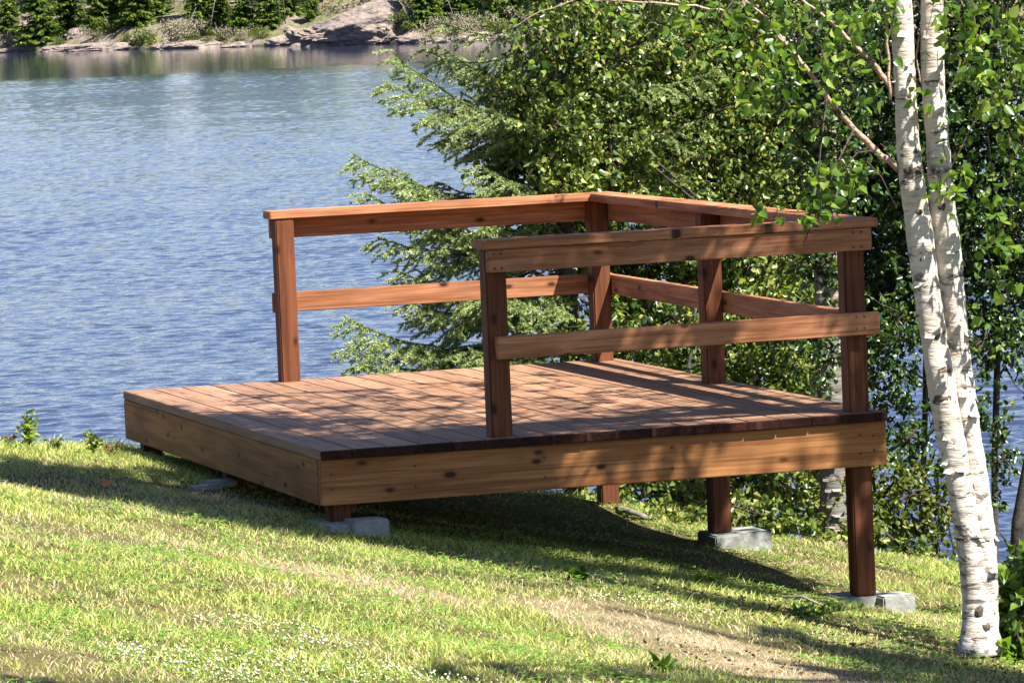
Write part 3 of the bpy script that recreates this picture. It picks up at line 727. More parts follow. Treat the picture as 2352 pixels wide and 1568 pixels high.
# ------------------------------------------------------------------ leafy trees behind the deck
def spray(lm, tm, c, rad, nleaf, size, rs, down=-.35, twig=True):
    "a twig spray: twigs from the cluster centre with leaves along them"
    k = max(2, nleaf//7)
    ends = c+unit(rs.normal(size=(k, 3))+np.array([0, 0, -.15]))*rad*(.6+.6*rs.rand(k, 1))
    if twig:
        for e in ends[:max(1, k//2)]: tm.tube([c, (c+e)/2+rs.normal(size=3)*.008, e], [.003, .002, .001], 3, cap=False)
    j = rs.randint(0, k, nleaf); u = rs.rand(nleaf, 1)**.6
    P = c*(1-u)+ends[j]*u+rs.normal(size=(nleaf, 3))*.012
    D = unit(ends[j]-c)*.5+rs.normal(size=(nleaf, 3))*.6+np.array([0, 0, down])
    s = size*(.65+.6*rs.rand(nleaf))
    leaves(lm, P, D, s, s*.78, fold=.3, rs=rs)
def leafy_tree(name, base, stems, lobes, leafm, barkm, label, cat='tree', group=None, size=.036, seed=0, per=1400, trunk_r=.05, spr=.13, nl=16, down=-.35):
    rs = np.random.RandomState(seed); base = np.asarray(base, float)
    root = empty(name, base, label, cat, group)
    lm, tm, tr = MB(), MB(), MB()
    for st in stems:
        st = np.asarray(st, float)-base; n = len(st)*4
        u = np.linspace(0, len(st)-1, n); C = np.stack([np.interp(u, np.arange(len(st)), st[:, k]) for k in range(3)], 1)
        C[1:-1] += rs.normal(size=(n-2, 3))*.008
        tr.tube(C, np.linspace(trunk_r, trunk_r*.3, n), 9, wob=.1)
    for (c, r, dens) in lobes:
        c = np.asarray(c, float)-base; r = np.asarray(r, float)
        # limb from the nearest stem to the lobe
        best = None
        for st in stems:
            st = np.asarray(st, float)-base
            for u in np.linspace(0, 1, 20):
                q = np.array([np.interp(u*(len(st)-1), np.arange(len(st)), st[:, k]) for k in range(3)])
                dd = np.linalg.norm((q-c)*np.array([1, 1, 1.]))+max(0, q[2]-c[2])*.8
                if best is None or dd < best[0]: best = (dd, q)
        q = best[1]; mid = (q+c)/2+np.array([0, 0, .08])
        tm.tube([q, mid, c], [.008, .007, .005], 5)
        ns = int(per*dens*2.4/nl*(r[0]*r[2]/.25))
        for i in range(ns):
            v = unit(rs.normal(size=3)); rr = rs.rand()**.38
            s_ = c+v*rr*r
            if i % 5 == 0: tm.tube([c+(s_-c)*.15, c+(s_-c)*.6+rs.normal(size=3)*.03, s_], [.006, .004, .002], 4, cap=False)
            spray(lm, tm, s_, spr, nl, size, rs, down, twig=(i % 2 == 0))
    lm.build('foliage', leafm, root); tag(tm.build('twigs', M['twig'], root), kind='stuff'); tr.build('trunk', barkm, root, True)
    return root
def lob(px, py, d, rx, rz=None, dens=1., ry=None):
    rz = rz or rx; return (at(px, py, d), (rx, ry or rx*.8, rz), dens)
def gb(px, d, extra=0.):
    v = ray(px, 1200); p = CAM+v*d; p[2] = float(gz(p[0], p[1]))-.05; return p
GT = 'leafy trees along the bank behind the deck'
# left leafy tree, light leaves, above the corner of the rail
b = gb(1420, 27.2)
leafy_tree('alder_tree', b, [[b, at(1410, 800, 27.2), at(1400, 350, 27.2), at(1420, -300, 27.2)]],
    [lob(1300, 120, 25.9, .26), lob(1290, 300, 25.8, .26), lob(1310, 420, 25.7, .2, .14), lob(1230, 240, 26., .2), lob(1400, 130, 26, .3), lob(1400, 380, 26, .3), lob(1330, 60, 27, .38), lob(1290, 190, 26.9, .30, .32), lob(1180, 300, 26.6, .26, .3, 1.1), lob(1260, 400, 26.5, .32), lob(1190, 430, 26.3, .22, .12), lob(1400, 300, 26.8, .42), lob(1480, 150, 26.9, .42), lob(1440, 440, 26.6, .36, .28),
     lob(1330, 580, 27, .25), lob(1250, 560, 27.1, .2), lob(1480, 600, 27, .4), lob(1450, -250, 27, .6, .5, .6), lob(1250, -120, 27, .4, .4, .7)],
    M['alder_leaf'], M['graybark'], 'bright leaved tree rising behind the far corner of the railing', group=GT, seed=1, per=1500)
b = gb(1640, 27.6)
leafy_tree('alder_tree', b, [[b, at(1650, 800, 27.6), at(1680, 350, 27.6), at(1650, -300, 27.6)], [b, at(1560, 800, 27.5), at(1560, 300, 27.5)]],
    [lob(1620, 80, 27.3, .42), lob(1580, 260, 27.2, .42), lob(1650, 420, 27.1, .42, .34), lob(1760, 300, 27.3, .42), lob(1800, 120, 27.5, .42), lob(1560, 640, 27.2, .42, .3), lob(1700, 640, 27.3, .42, .3), lob(1500, 820, 27.2, .36, .25),
     lob(1750, 820, 27.3, .4, .3), lob(1650, -260, 27.3, .7, .5, .6)],
    M['alder_leaf'], M['graybark'], 'dense green tree behind the middle post of the railing', group=GT, seed=2, per=1500)
b = gb(1850, 28.4)
leafy_tree('alder_tree', b, [[b, at(1860, 800, 28.4), at(1900, 300, 28.4), at(1900, -300, 28.4)]],
    [lob(1900, 40, 24.9, .26), lob(1890, 200, 24.9, .26), lob(1910, 340, 24.9, .24), lob(1900, 450, 24.9, .16, .12), lob(1890, 560, 24.9, .12, .1), lob(1900, 650, 24.9, .16, .12), lob(1880, 780, 24.9, .16, .14), lob(1890, 880, 24.9, .10, .06), lob(1700, 500, 28.4, .5), lob(1600, 350, 28.6, .6), lob(1700, 150, 28.6, .6), lob(2000, 360, 28.6, .6), lob(1900, 60, 28, .45), lob(1960, 240, 28, .45), lob(1860, 420, 28, .45), lob(1990, 480, 28, .42), lob(1800, 660, 28, .42), lob(1930, 720, 28, .4), lob(1420, 960, 28, .4, .3), lob(1650, 980, 28, .5, .35), lob(1850, 950, 28, .42, .35), lob(2050, 640, 28, .4), lob(1980, -250, 28, .7, .5, .6)],
    M['alder_dark'], M['graybark'], 'shadowy dark tree between the right front post and the white birch', group=GT, seed=3, per=1500)
b = gb(2250, 27.8)
leafy_tree('alder_tree', b, [[b, at(2290, 800, 27.8), at(2280, 300, 27.8), at(2250, -300, 27.8)], [b+np.array([-.45,0,0]), at(2130, 800, 27.8), at(2080, 400, 27.8)]],
    [lob(2080, 120, 27.5, .4), lob(2240, 60, 27.5, .45), lob(2330, 250, 27.5, .45), lob(2200, 300, 27.5, .42), lob(2100, 420, 27.5, .36), lob(2310, 470, 27.5, .42), lob(2220, 600, 27.5, .36), lob(2320, 700, 27.5, .36), lob(2060, 760, 27.2, .26), lob(2045, 900, 27.2, .22, .18, .8), lob(2100, 980, 27.2, .14, .12, .5), lob(2260, 780, 27.2, .2, .16, .8), lob(2060, 1060, 27, .12, .12, .6),
     lob(2330, 880, 27.2, .2, .14, .4), lob(2290, 960, 27, .12, .1, .3), lob(2100, 640, 27.6, .3), lob(2420, 500, 27.5, .5, .6, .7), lob(2300, -200, 27.5, .7, .45, .6)],
    M['alder_dark'], M['graybark'], 'dark green tree behind and right of the white birch stems', group=GT, seed=4, per=1450, trunk_r=.022)
b = gb(1560, 25.9)
leafy_tree('alder_shrub', b, [[b, at(1560, 1000, 25.9), at(1600, 700, 26)]],
    [lob(1460, 1150, 25.4, .30, .12), lob(1560, 1130, 25.6, .34, .18), lob(1700, 1120, 25.7, .36, .2), lob(1830, 1130, 25.6, .3, .2), lob(1560, 930, 26, .4, .25), lob(1740, 900, 26, .4, .25), lob(1480, 760, 26, .35, .25), lob(1800, 740, 26, .36, .28), lob(1240, 760, 26.1, .28, .16), lob(1900, 1010, 26, .25, .25)],
    M['alder_leaf'], M['graybark'], 'low leafy shrub filling the gap under and behind the deck', 'shrub', seed=5, per=1500, size=.038, trunk_r=.02)
b = gb(1760, 26.4)
leafy_tree('alder_shrub', b, [[b, at(1780, 1000, 26.4), at(1790, 620, 26.5)]],
    [lob(1830, 620, 26.3, .22, .12), lob(1790, 590, 26.2, .14, .08), lob(1200, 170, 26.4, .14, .1), lob(1190, 200, 26.3, .2, .12)],
    M['yellow_leaf'], M['graybark'], 'yellow green leafy sprig seen between the upper and middle front rails', 'shrub', seed=6, per=900, size=.04, trunk_r=.012)
# old grey birch trunk behind the right front post
t = MB(); b = at(1915, 1235, 25.3); b[2] -= .25; top = at(1925, 600, 25.3)
bb = empty('birch_tree', b, 'old grey trunk with curling bark behind the right front post', 'tree')
C = np.linspace(b, np.array([top[0], top[1], 4.5]), 24)-b; C[1:] += RS.normal(size=(23, 3))*.006
t.tube(C, np.linspace(.072, .045, 24), 14, wob=.12); t.build('trunk', M['birch_gray'], bb, True)
# curls of bark
q = MB(); n_ = 150; th = RS.rand(n_)*2*pi; zz = RS.rand(n_)*1.2
P = np.stack([np.cos(th)*.072, np.sin(th)*.072, zz], 1); tang = np.stack([-np.sin(th), np.cos(th), th*0], 1); outw = np.stack([np.cos(th), np.sin(th), th*0], 1)
w = .02+.03*RS.rand(n_, 1); 
q.quads(np.stack([P-tang*w*.5, P+tang*w*.5, P+tang*w*.6+outw*.014-np.array([0, 0, .014]), P-tang*w*.4+outw*.010-np.array([0, 0, .012])], 1)); tag(q.build('bark_curl', M['birch_gray'], bb), kind='stuff')
crown, tw = MB(), MB()
rsc = np.random.RandomState(8)
for i in range(90): spray(crown, tw, C[-1]+rsc.normal(size=3)*np.array([.7, .7, .8])-np.array([0, 0, .3]), .2, 18, .045, rsc)
crown.build('foliage', M['canopy_leaf'], bb); tag(tw.build('twigs', M['twig'], bb), kind='stuff')
# waterside shrubs at the right under the birch
for px, py, d, spec, lab, sd, mt in [
    (2060, 1240, 24.6, [(2010, 1130, .14, .16, 1.), (2090, 1130, .16, .14, 1.), (2160, 1160, .12, .10, 1.), (2020, 1210, .18, .10, 1.2), (2110, 1230, .2, .08, 1.2), (1990, 1060, .1, .12, .7)], 'airy yellow green shrub between the right front post and the birch base', 21, 'yellow_leaf'),
    (2150, 1270, 24.3, [(2080, 1265, .16, .05, 1.3), (2160, 1275, .14, .05, 1.3), (1960, 1230, .16, .06, 1.3)], 'low green ground plants along the lawn edge left of the birch', 22, 'alder_leaf'),
    (2180, 1060, 25.6, [(2080, 1020, .16, .12, .7), (2170, 1060, .14, .1, .6), (2120, 1100, .14, .08, .6), (2300, 1060, .14, .1, .6), (2270, 1130, .10, .06, .5), (2250, 960, .14, .12, .8)], 'open dark twigs with scattered leaves hanging before the lake right of the deck', 23, 'alder_dark'),
    (1600, 1200, 24.6, [(1530, 1180, .2, .04, 1.3), (1780, 1195, .2, .05, 1.4), (1850, 1215, .16, .05, 1.4), (1690, 1170, .2, .07, 1.4)], 'low leafy ground plants behind the middle footing', 24, 'alder_leaf')]:
    b = at(px, py, d); b[2] = float(gz(b[0], b[1]))-.05
    leafy_tree('shrub', b, [[b, b+(at(px, py-60, d)-b)*.7, at(spec[0][0], spec[0][1], d)]], [lob(a, c, d, r1, r2, de) for a, c, r1, r2, de in spec], M[mt], M['twig'], lab, 'shrub', seed=sd, per=1500, size=.036, trunk_r=.008, spr=.07, nl=12)
# dark shrub, bottom right edge
b = gp(2345, 1530)
leafy_tree('shrub', b, [[b, b+np.array([.05, 0, .2]), b+np.array([.1, 0, .45])]], [lob(2335, 1440, 19.2, .10, .12, 3), lob(2345, 1340, 19.4, .07, .12, 2.5), lob(2395, 1400, 19.2, .2, .25, 2), lob(2320, 1490, 19., .06, .05, 3)],
    M['birch_leaf'], M['twig'], 'dark green leafy shrub at the bottom right edge beside the birch base', 'shrub', seed=31, per=1500, size=.05, trunk_r=.01, spr=.07, nl=12)
# dark slim trunk at the right edge
b = at(2322, 1330, 22.5); b[2] = float(gz(b[0], b[1]))-.1
dt = empty('dark_tree', b, 'slim dark leaning trunk at the right edge of the lawn against the water', 'tree')
t = MB(); t.tube(np.array([b, at(2338, 1200, 22.5), at(2375, 1000, 22.5), at(2420, 300, 22.5), at(2420, -600, 22.5)])-b, [.035, .03, .028, .024, .015], 8)
t.tube(np.array([at(2335, 1300, 22.5), at(2310, 1240, 22.4), at(2292, 1215, 22.4)])-b, [.008, .006, .003], 5); t.build('trunk', M['graybark'], dt, True)
crown, tw = MB(), MB()
for i in range(70): spray(crown, tw, at(2440, -500, 22.5)-b+rsc.normal(size=3)*.6, .2, 18, .045, rsc)
crown.build('foliage', M['canopy_leaf'], dt)

# ------------------------------------------------------------------ THE WHITE BIRCH (two stems)
DB = 19.0
def C_(px, py, d=DB): return at(px, py, d)
bbase = gp(2250, 1492)
birch = empty('birch_tree', bbase, 'white barked birch with two stems rising from one base at the right of the deck', 'tree')
pm = F_PX/DB/1.02
left = [(2251, 1500, 76), (2250, 1440, 70), (2240, 1330, 64), (2222, 1220, 62), (2205, 1120, 62), (2188, 1020, 62), (2170, 930, 64), (2153, 830, 64), (2140, 740, 64), (2126, 640, 64), (2112, 540, 62), (2099, 450, 57), (2090, 370, 55), (2082, 280, 54), (2078, 190, 52), (2075, 100, 52), (2070, 0, 50), (2058, -150, 48), (2030, -500, 42), (1980, -1000, 34), (1900, -1700, 24), (1850, -2600, 12)]
right = [(2266, 1480, 50), (2268, 1400, 50), (2266, 1300, 52), (2262, 1230, 54), (2250, 1150, 54), (2236, 1060, 56), (2222, 980, 56), (2212, 900, 56), (2202, 820, 58), (2194, 740, 60), (2184, 650, 60), (2175, 560, 60), (2166, 470, 60), (2157, 380, 58), (2150, 290, 56), (2144, 200, 54), (2142, 100, 54), (2140, 0, 52), (2145, -150, 50), (2170, -500, 44), (2230, -1000, 36), (2300, -1700, 26), (2350, -2600, 12)]
def stem(spec, dd):
    P = np.array([C_(a, b_, DB+dd*min(1, max(0, (1450-b_)/400))) for a, b_, w in spec]); W = np.array([w for *_, w in spec])/2/pm*.97
    n = len(P)*5; u = np.linspace(0, len(P)-1, n); k = np.arange(len(P))
    Cc = np.stack([np.interp(u, k, P[:, j]) for j in range(3)], 1); Wc = np.interp(u, k, W)
    ker = np.array([1, 2, 3, 2, 1])/9.
    for j in range(3): Cc[3:-3, j] = np.convolve(Cc[:, j], ker, 'same')[3:-3]
    Wc = Wc*(1+RS.normal(size=n)*.025)
    return Cc-bbase, Wc
t = MB(); c1, w1_ = stem(left, 0); c2, w2_ = stem(right, .06); w1_[:9] *= np.linspace(1.5, 1., 9)
t.tube(c1, w1_, 20, wob=.07); t.tube(c2, w2_, 20, wob=.07)
t.build('trunk', M['birch'], birch, True)
# scars and peeling strips
def blob(mb, c, nrm, rx, rz_, h, seed):
    th = np.linspace(0, 2*pi, 11)[:-1]; nrm = unit(np.asarray(nrm, float)); tn = unit(np.cross([0, 0, 1.], nrm)); up = np.cross(nrm, tn)
    rs = np.random.RandomState(seed); rr = .75+.5*rs.rand(10)
    ring = c+np.cos(th)[:, None]*tn*rx*rr[:, None]+np.sin(th)[:, None]*up*rz_*rr[:, None]
    ring2 = c+np.cos(th)[:, None]*tn*rx*.5*rr[:, None]+np.sin(th)[:, None]*up*rz_*.5*rr[:, None]+nrm*h
    V = np.concatenate([ring-nrm*.01, ring2, [c+nrm*h*.7]]); F_ = [(i, (i+1) % 10, 10+(i+1) % 10, 10+i) for i in range(10)]
    n0 = mb.n; mb.add(V, F_); mb.f[3].append(np.array([(n0+10+i, n0+10+(i+1) % 10, n0+20) for i in range(10)]))
M['scar'] = plain('bark_scar', (.06, .05, .04), .9, (.16, .13, .10), 60, .6)
toward = unit(np.array([CAM[0]-bbase[0], CAM[1]-bbase[1], 0]))
def onstem(cc, ww, px, py):
    best = min(range(len(cc)), key=lambda i: abs((cc[i]+bbase-CAM)@Uc/((cc[i]+bbase-CAM)@Fv)*F_PX+(py-784)))
    q = cc[best].copy(); lat = ((px-1176)/F_PX-(q+bbase-CAM)@Rc/((q+bbase-CAM)@Fv))*((q+bbase-CAM)@Fv)
    lat = max(-ww[best]*.85, min(ww[best]*.85, lat)); dep = math.sqrt(max(1e-6, ww[best]**2-lat**2))
    p_ = q+Rc*lat+toward*dep*.97; return p_, unit(Rc*lat+toward*dep)
for i, (st_, px, py, a_, b_, h_) in enumerate([(0, 2082, 385, .016, .018, .008), (0, 2100, 100, .018, .02, .01), (0, 2112, 495, .022, .02, .010), (0, 2122, 600, .02, .022, .008), (0, 2155, 905, .024, .022, .012), (0, 2180, 915, .014, .024, .008), (0, 2088, 215, .014, .022, .01),
                                              (0, 2213, 970+10, .008, .018, .004), (0, 2232, 1215, .010, .02, .005), (0, 2248, 1410, .024, .034, .004), (0, 2220, 1230, .05, .012, .004), (1, 2195, 1010, .010, .02, .006), (1, 2165, 480, .018, .026, .01), (1, 2160, 270, .012, .02, .008), (0, 2163, 1178, .014, .005, .012), (1, 2210, 770, .012, .016, .006), (1, 2252, 1230, .03, .01, .004), (0, 2268, 1430, .02, .03, .004)]):
    cc, ww = (c1, w1_) if st_ == 0 else (c2, w2_); p_, n_ = onstem(cc, ww, px, py); m_ = MB(); blob(m_, p_, n_, a_*1.15, b_*1.0, .0025, i); m_.build('bark_scar', M['scar'], birch)
pe = MB()
for i in range(70):
    k = RS.randint(5, 85); cc, ww = (c1, w1_) if i % 2 else (c2, w2_); th = RS.rand()*2*pi; o_ = np.array([math.cos(th), math.sin(th), 0]); tg = np.array([-o_[1], o_[0], 0])
    P0 = cc[k]+o_*ww[k]; w = .012+.03*RS.rand(); hh_ = .004+.012*RS.rand(); e_ = .006+.012*RS.rand()
    pe.quads(np.array([[P0-tg*w/2+[0, 0, hh_], P0+tg*w/2+[0, 0, hh_], P0+tg*w/2+o_*e_*.3-[0, 0, hh_*.2], P0-tg*w/2+o_*e_*.3-[0, 0, hh_*.2]], [P0-tg*w/2+o_*e_*.3-[0, 0, hh_*.2], P0+tg*w/2+o_*e_*.3-[0, 0, hh_*.2], P0+tg*w*.4+o_*e_-[0, 0, hh_], P0-tg*w*.5+o_*e_-[0, 0, hh_*.7]]]))
tag(pe.build('peeling_bark', M['birch'], birch), kind='stuff')
# limbs
limbs = [[(2066, 392, 17, 19.0), (2010, 345, 15, 18.95), (1950, 285, 13, 18.9), (1895, 215, 12, 18.85), (1850, 155, 10, 18.8), (1805, 100, 9, 18.8), (1745, 55, 7, 18.75), (1680, 30, 6, 18.75), (1600, 14, 5, 18.7), (1500, 8, 4, 18.7), (1400, 2, 3.4, 18.7), (1330, -4, 3, 18.7), (1230, 30, 2.4, 18.7), (1160, 75, 1.6, 18.7)],
         [(2056, 215, 15, 19.0), (2020, 165, 13, 19.0), (1975, 115, 11, 18.95), (1920, 60, 8, 18.95), (1870, 20, 7, 18.9), (1810, -25, 5, 18.9), (1700, -80, 4, 18.9), (1550, -120, 3, 18.8)],
         [(2045, 230, 7, 18.93), (2038, 100, 7, 18.93), (2040, 0, 7, 18.93), (2030, -200, 5, 18.9)],
         [(1805, 100, 6, 18.8), (1760, 40, 5, 18.8), (1700, -10, 4, 18.8), (1600, -90, 3, 18.8)],
         [(2155, 250, 5, 19.1), (2230, 120, 4, 19.1), (2300, 60, 3, 19.1), (2390, -20, 2, 19.1)],
         [(2165, 420, 4, 19.1), (2250, 260, 3, 19.1), (2330, 160, 2, 19.1)],
         [(2100, -10, 6, 19.1), (2120, 40, 5, 19.1), (2105, 130, 4, 19.05), (2120, 220, 3, 19.05)]]
for lm_ in limbs:
    P = np.array([at(a, b_, d) for a, b_, w, d in lm_])-bbase; W = np.array([w for a, b_, w, d in lm_])/2/pm; n = len(P)*4; u = np.linspace(0, len(P)-1, n); k = np.arange(len(P))
    Cc = np.stack([np.interp(u, k, P[:, j]) for j in range(3)], 1)
    Cc[1:-1] += RS.normal(size=(n-2, 3))*.0022
    t = MB(); t.tube(Cc, np.interp(u, k, W), 8, wob=.1); t.build('branch', M['birch_branch'], birch, True)
# leaves in view: (px,py,dist,spread m, count)
lv, tw = MB(), MB(); rsb = np.random.RandomState(5)
inview = [(1700, 60, 18.6, .22, 46), (1830, 70, 18.7, .18, 30), (1600, 90, 18.7, .16, 26), (1480, 60, 18.7, .14, 22), (1360, 60, 18.7, .12, 18), (1240, 90, 18.7, .09, 12), (1900, 180, 18.7, .14, 18), (1760, 170, 18.7, .14, 16), (1960, 60, 18.8, .12, 22),
          (1800, 250, 18.75, .10, 9), (1940, 350, 18.75, .10, 9), (1870, 420, 18.7, .12, 14), (1880, 470, 18.65, .05, 14), (1860, 500, 18.62, .03, 7), (1945, 400, 18.7, .08, 6), (1750, 490, 18.6, .025, 4), (2230, 60, 18.9, .12, 34), (2320, 110, 18.9, .12, 36), (2290, 240, 18.9, .12, 22), (2340, 330, 18.9, .09, 16),
          (2250, 170, 18.85, .1, 16), (2190, 40, 18.8, .04, 8), (2170, 430, 18.85, .03, 7), (2190, 380, 18.85, .05, 7), (2300, 450, 18.9, .10, 11), (2330, 560, 18.9, .10, 12), (2260, 560, 18.9, .07, 5), (2240, 440, 18.9, .06, 6), (2110, 215, 18.85, .015, 3), (2330, 700, 18.9, .09, 9), (2300, 640, 18.9, .08, 6), (2030, 40, 18.85, .06, 8)]
for px, py, d, sp, cnt in inview:
    c = at(px, py, d)-bbase
    sz_ = 1. if px > 1650 else .72; cnt = cnt if px > 1650 else cnt*.6
    for q in range(int(cnt*1.15)):
        p_ = c+rsb.normal(size=3)*sp*np.array([.7, .8, .62]); n2 = 2
        P = p_+rsb.normal(size=(n2, 3))*.018; s_ = .042*sz_*(.75+.55*rsb.rand(n2))
        leaves(lv, P, rsb.normal(size=(n2, 3))*.7+np.array([0, 0, -.55]), s_, s_*.82, fold=.22, rs=rsb)
        if q % 4 == 0: tw.tube([p_+np.array([0, 0, .06])+rsb.normal(size=3)*.03, p_+rsb.normal(size=3)*.015, p_-np.array([0, 0, .04])], [.0022, .0018, .001], 3, cap=False)
for a, b_ in [((1960, 300, 18.8), (1880, 500, 18.62)), ((1900, 215, 18.8), (1870, 520, 18.6)), ((2010, 345, 18.9), (1930, 395, 18.7)), ((1700, -20, 18.75), (1620, 130, 18.65)), ((2300, -20, 19), (2330, 600, 18.9)), ((2230, -20, 18.9), (2290, 500, 18.9)), ((1880, 520, 18.62), (1845, 560, 18.6)), ((1990, 370, 18.8), (2060, 480, 18.75))]:
    A_ = at(*a)-bbase; B_ = at(*b_)-bbase; mm = (A_+B_)/2+np.array([0, 0, .03]); tw.tube([A_, mm, B_], [.004, .003, .0015], 5)
# crown above the frame: clumps along the sun line from the shade they throw
def dk(px, py, z=0.):
    v = ray(px, py); d = (z-CAM[2])/v[2]; return CAM+v*d
crown_pts = []
def shade(P, t_, rad, n): crown_pts.append((P+S*t_, rad, n))
SH = [  # shaded spots: point, distance up the sun line, radius, sprays
]
def deckp(x, y, z=0.): return np.array([x, y, z])
for x in np.arange(.1, 2.5, .24):           # deck floor, mostly shaded, gaps left for sun flecks
    for y in np.arange(.0, 3.0, .26):
        if rsb.rand() < .9: shade(deckp(x+rsb.normal()*.06, y+rsb.normal()*.06), rsb.uniform(4.2, 7.2), .15, 2)
for x in np.arange(.66, 2.45, .10):          # front railing
    shade(deckp(x, 0, .75+rsb.normal()*.05), rsb.uniform(3.6, 5.5), .11, 6)
for x in np.arange(.7, 2.4, .12): shade(deckp(x, .0, .42), rsb.uniform(3.6, 5.5), .10, 5)
for zz_ in np.arange(-.75, .8, .11): shade(deckp(2.34, .05, zz_), rsb.uniform(4, 6), .09, 5); shade(deckp(2.34, 1.9, zz_), rsb.uniform(4, 6), .11, 3)
for zz_ in (.05, .15, .25, .35, .45, .55, .65, .75): shade(deckp(.79, .04, zz_), rsb.uniform(4, 5.5), .09, 7)
for x in np.arange(.3, 2.5, .10): shade(deckp(x, 0, -.10+rsb.normal()*.05), rsb.uniform(4, 6), .08, 4)
for px, py, rad, n in [(60, 1085, .2, 3), (160, 1100, .2, 3), (260, 1125, .22, 3), (360, 1135, .22, 3), (450, 1150, .2, 3), (540, 1165, .2, 3), (620, 1185, .2, 3), (700, 1210, .16, 3), (30, 1030, .14, 2), (120, 1040, .14, 2), (230, 1060, .14, 2), (340, 1070, .16, 2), (430, 1100, .14, 2), (560, 1120, .16, 2), (650, 1150, .16, 2),
                       (900, 1240, .14, 2), (1000, 1250, .16, 3), (1100, 1270, .18, 3), (1200, 1290, .18, 3), (1300, 1300, .18, 3), (1400, 1310, .18, 3), (1500, 1320, .16, 3), (1600, 1320, .16, 2), (1350, 1250, .2, 3), (1500, 1270, .2, 3), (1650, 1290, .18, 3), (1800, 1330, .18, 3), (1750, 1410, .12, 2), (1850, 1430, .12, 2), (1950, 1450, .14, 2), (2050, 1440, .14, 2), (2120, 1470, .12, 2), (2150, 1400, .1, 1),
                       (1050, 1560, .14, 2), (1150, 1545, .12, 2), (1450, 1560, .12, 2), (1560, 1565, .12, 1), (1900, 1540, .14, 2), (2000, 1550, .16, 3), (1960, 1500, .16, 3), (2060, 1510, .16, 3), (2160, 1505, .16, 3), (1780, 1455, .10, 2), (2100, 1550, .16, 3), (2200, 1540, .16, 3), (2300, 1550, .16, 3), (20, 1565, .14, 2), (2250, 1500, .12, 2)]:
    shade(gp(px, py), rsb.uniform(5.0, 7.5), rad, int(n*(7 if px > 1700 and py > 1420 else 4)))
LE = ([-60, 0, 150, 300, 560, 700, 830, 1150, 1500, 1750, 1950], [1096, 1104, 1130, 1165, 1212, 1228, 1236, 1285, 1338, 1372, 1400])
UE = ([-60, 0, 280, 500, 735, 740, 1150, 1500, 1750, 1950], [1024, 1028, 1052, 1112, 1185, 1195, 1215, 1225, 1262, 1345])
for px in range(-60, 1960, 34):
    lo_, up_ = np.interp(px, *LE), np.interp(px, *UE); py = lo_-3
    while py > up_:
        lit = abs(py-np.interp(px, [0, 250, 420, 560, 680], [1046, 1085, 1118, 1150, 1182])) < 9 and px < 700
        gpt = gp(px+rsb.normal()*5, py)
        if px > 735 and gpt[1] > -.12: break
        if rsb.rand() < (.18 if lit else .88): shade(gpt, rsb.uniform(5., 7.5), .16, 4 if px < 735 else 7)
        py -= 9
def onplane(px, py, y_):
    v = ray(px, py); return CAM+v*((y_-CAM[1])/v[1])
LIT = []
for px, py, r_ in [(765, 1100, .10), (800, 1120, .09), (850, 1110, .07), (890, 1105, .06), (1325, 1060, .09), (1300, 1085, .07), (1360, 1050, .06), (1455, 1050, .03), (1500, 1060, .04), (1590, 1040, .04), (1660, 1040, .05), (1720, 1020, .07), (1790, 1020, .10), (1840, 1010, .10), (1870, 1030, .08), (2028, 1030, .05),
                   (1650, 560, .05), (1690, 560, .07), (1740, 550, .07), (1790, 550, .07), (1840, 545, .07), (1700, 525, .05), (1780, 520, .05), (1850, 515, .05), (1275, 585, .03), (1380, 590, .03), (1340, 575, .025), (1530, 555, .03),
                   (1470, 790, .06), (1540, 785, .06), (1700, 765, .07), (1760, 760, .08), (1820, 755, .08), (1880, 750, .08), (2005, 742, .05), (1990, 1150, .04), (1985, 1190, .03)]:
    LIT.append((onplane(px, py, 0.), r_))
for px, py, r_ in [(340, 905, .12), (430, 925, .07), (560, 935, .12), (620, 930, .14), (640, 955, .07), (700, 915, .08), (760, 890, .10), (860, 930, .10), (930, 955, .07), (1000, 925, .12), (1060, 960, .05), (900, 1000, .06), (700, 1000, .05), (820, 1010, .05), (980, 890, .08), (1080, 870, .10), (1200, 850, .14), (1280, 870, .12), (1350, 850, .12), (1240, 900, .08), (1330, 890, .10), (1420, 880, .10), (1480, 900, .08), (1560, 905, .07), (1250, 960, .06), (1400, 960, .06), (1550, 960, .05), (1700, 965, .08), (1780, 958, .09), (1860, 952, .08), (1900, 940, .05), (1450, 850, .12)]:
    LIT.append((dk(px, py), r_))
for px, py in [(68, 975), (68, 1010), (215, 1005), (215, 1025), (262, 1030), (15, 1010), (128, 1015), (40, 1035), (100, 1035), (180, 1040), (250, 1045)]: LIT.append((at(px, py, 23.), .24))
for x_ in np.arange(.7, 2.6, .1): LIT.append((np.array([x_, LY-.1, .8]), .16)); LIT.append((np.array([x_, LY, .44]), .13 if x_ > .95 else .06))
for y_ in np.arange(1.0, 3.7, .12): LIT.append((np.array([2.4, y_, .8]), .14))
LIT.append((np.array([.79, 3.5, .3]), .15)); LIT.append((np.array([.79, 3.5, .6]), .15))
for k_, p_ in enumerate(np.concatenate([c1, c2])+bbase):
    if p_[2] < 2.0 and k_ % 3: LIT.append((p_, .13))
LP = np.array([p for p, r_ in LIT]); LR = np.array([r_ for p, r_ in LIT])
def in_beam(p, pad=.02):
    w = p-LP; t_ = w@S; d_ = np.linalg.norm(w-t_[:, None]*S, axis=1); return bool(np.any((d_ < LR+pad) & (t_ > 0)))
shT, shW = MB(), MB()
st_pts = c1+bbase
near_pts = []
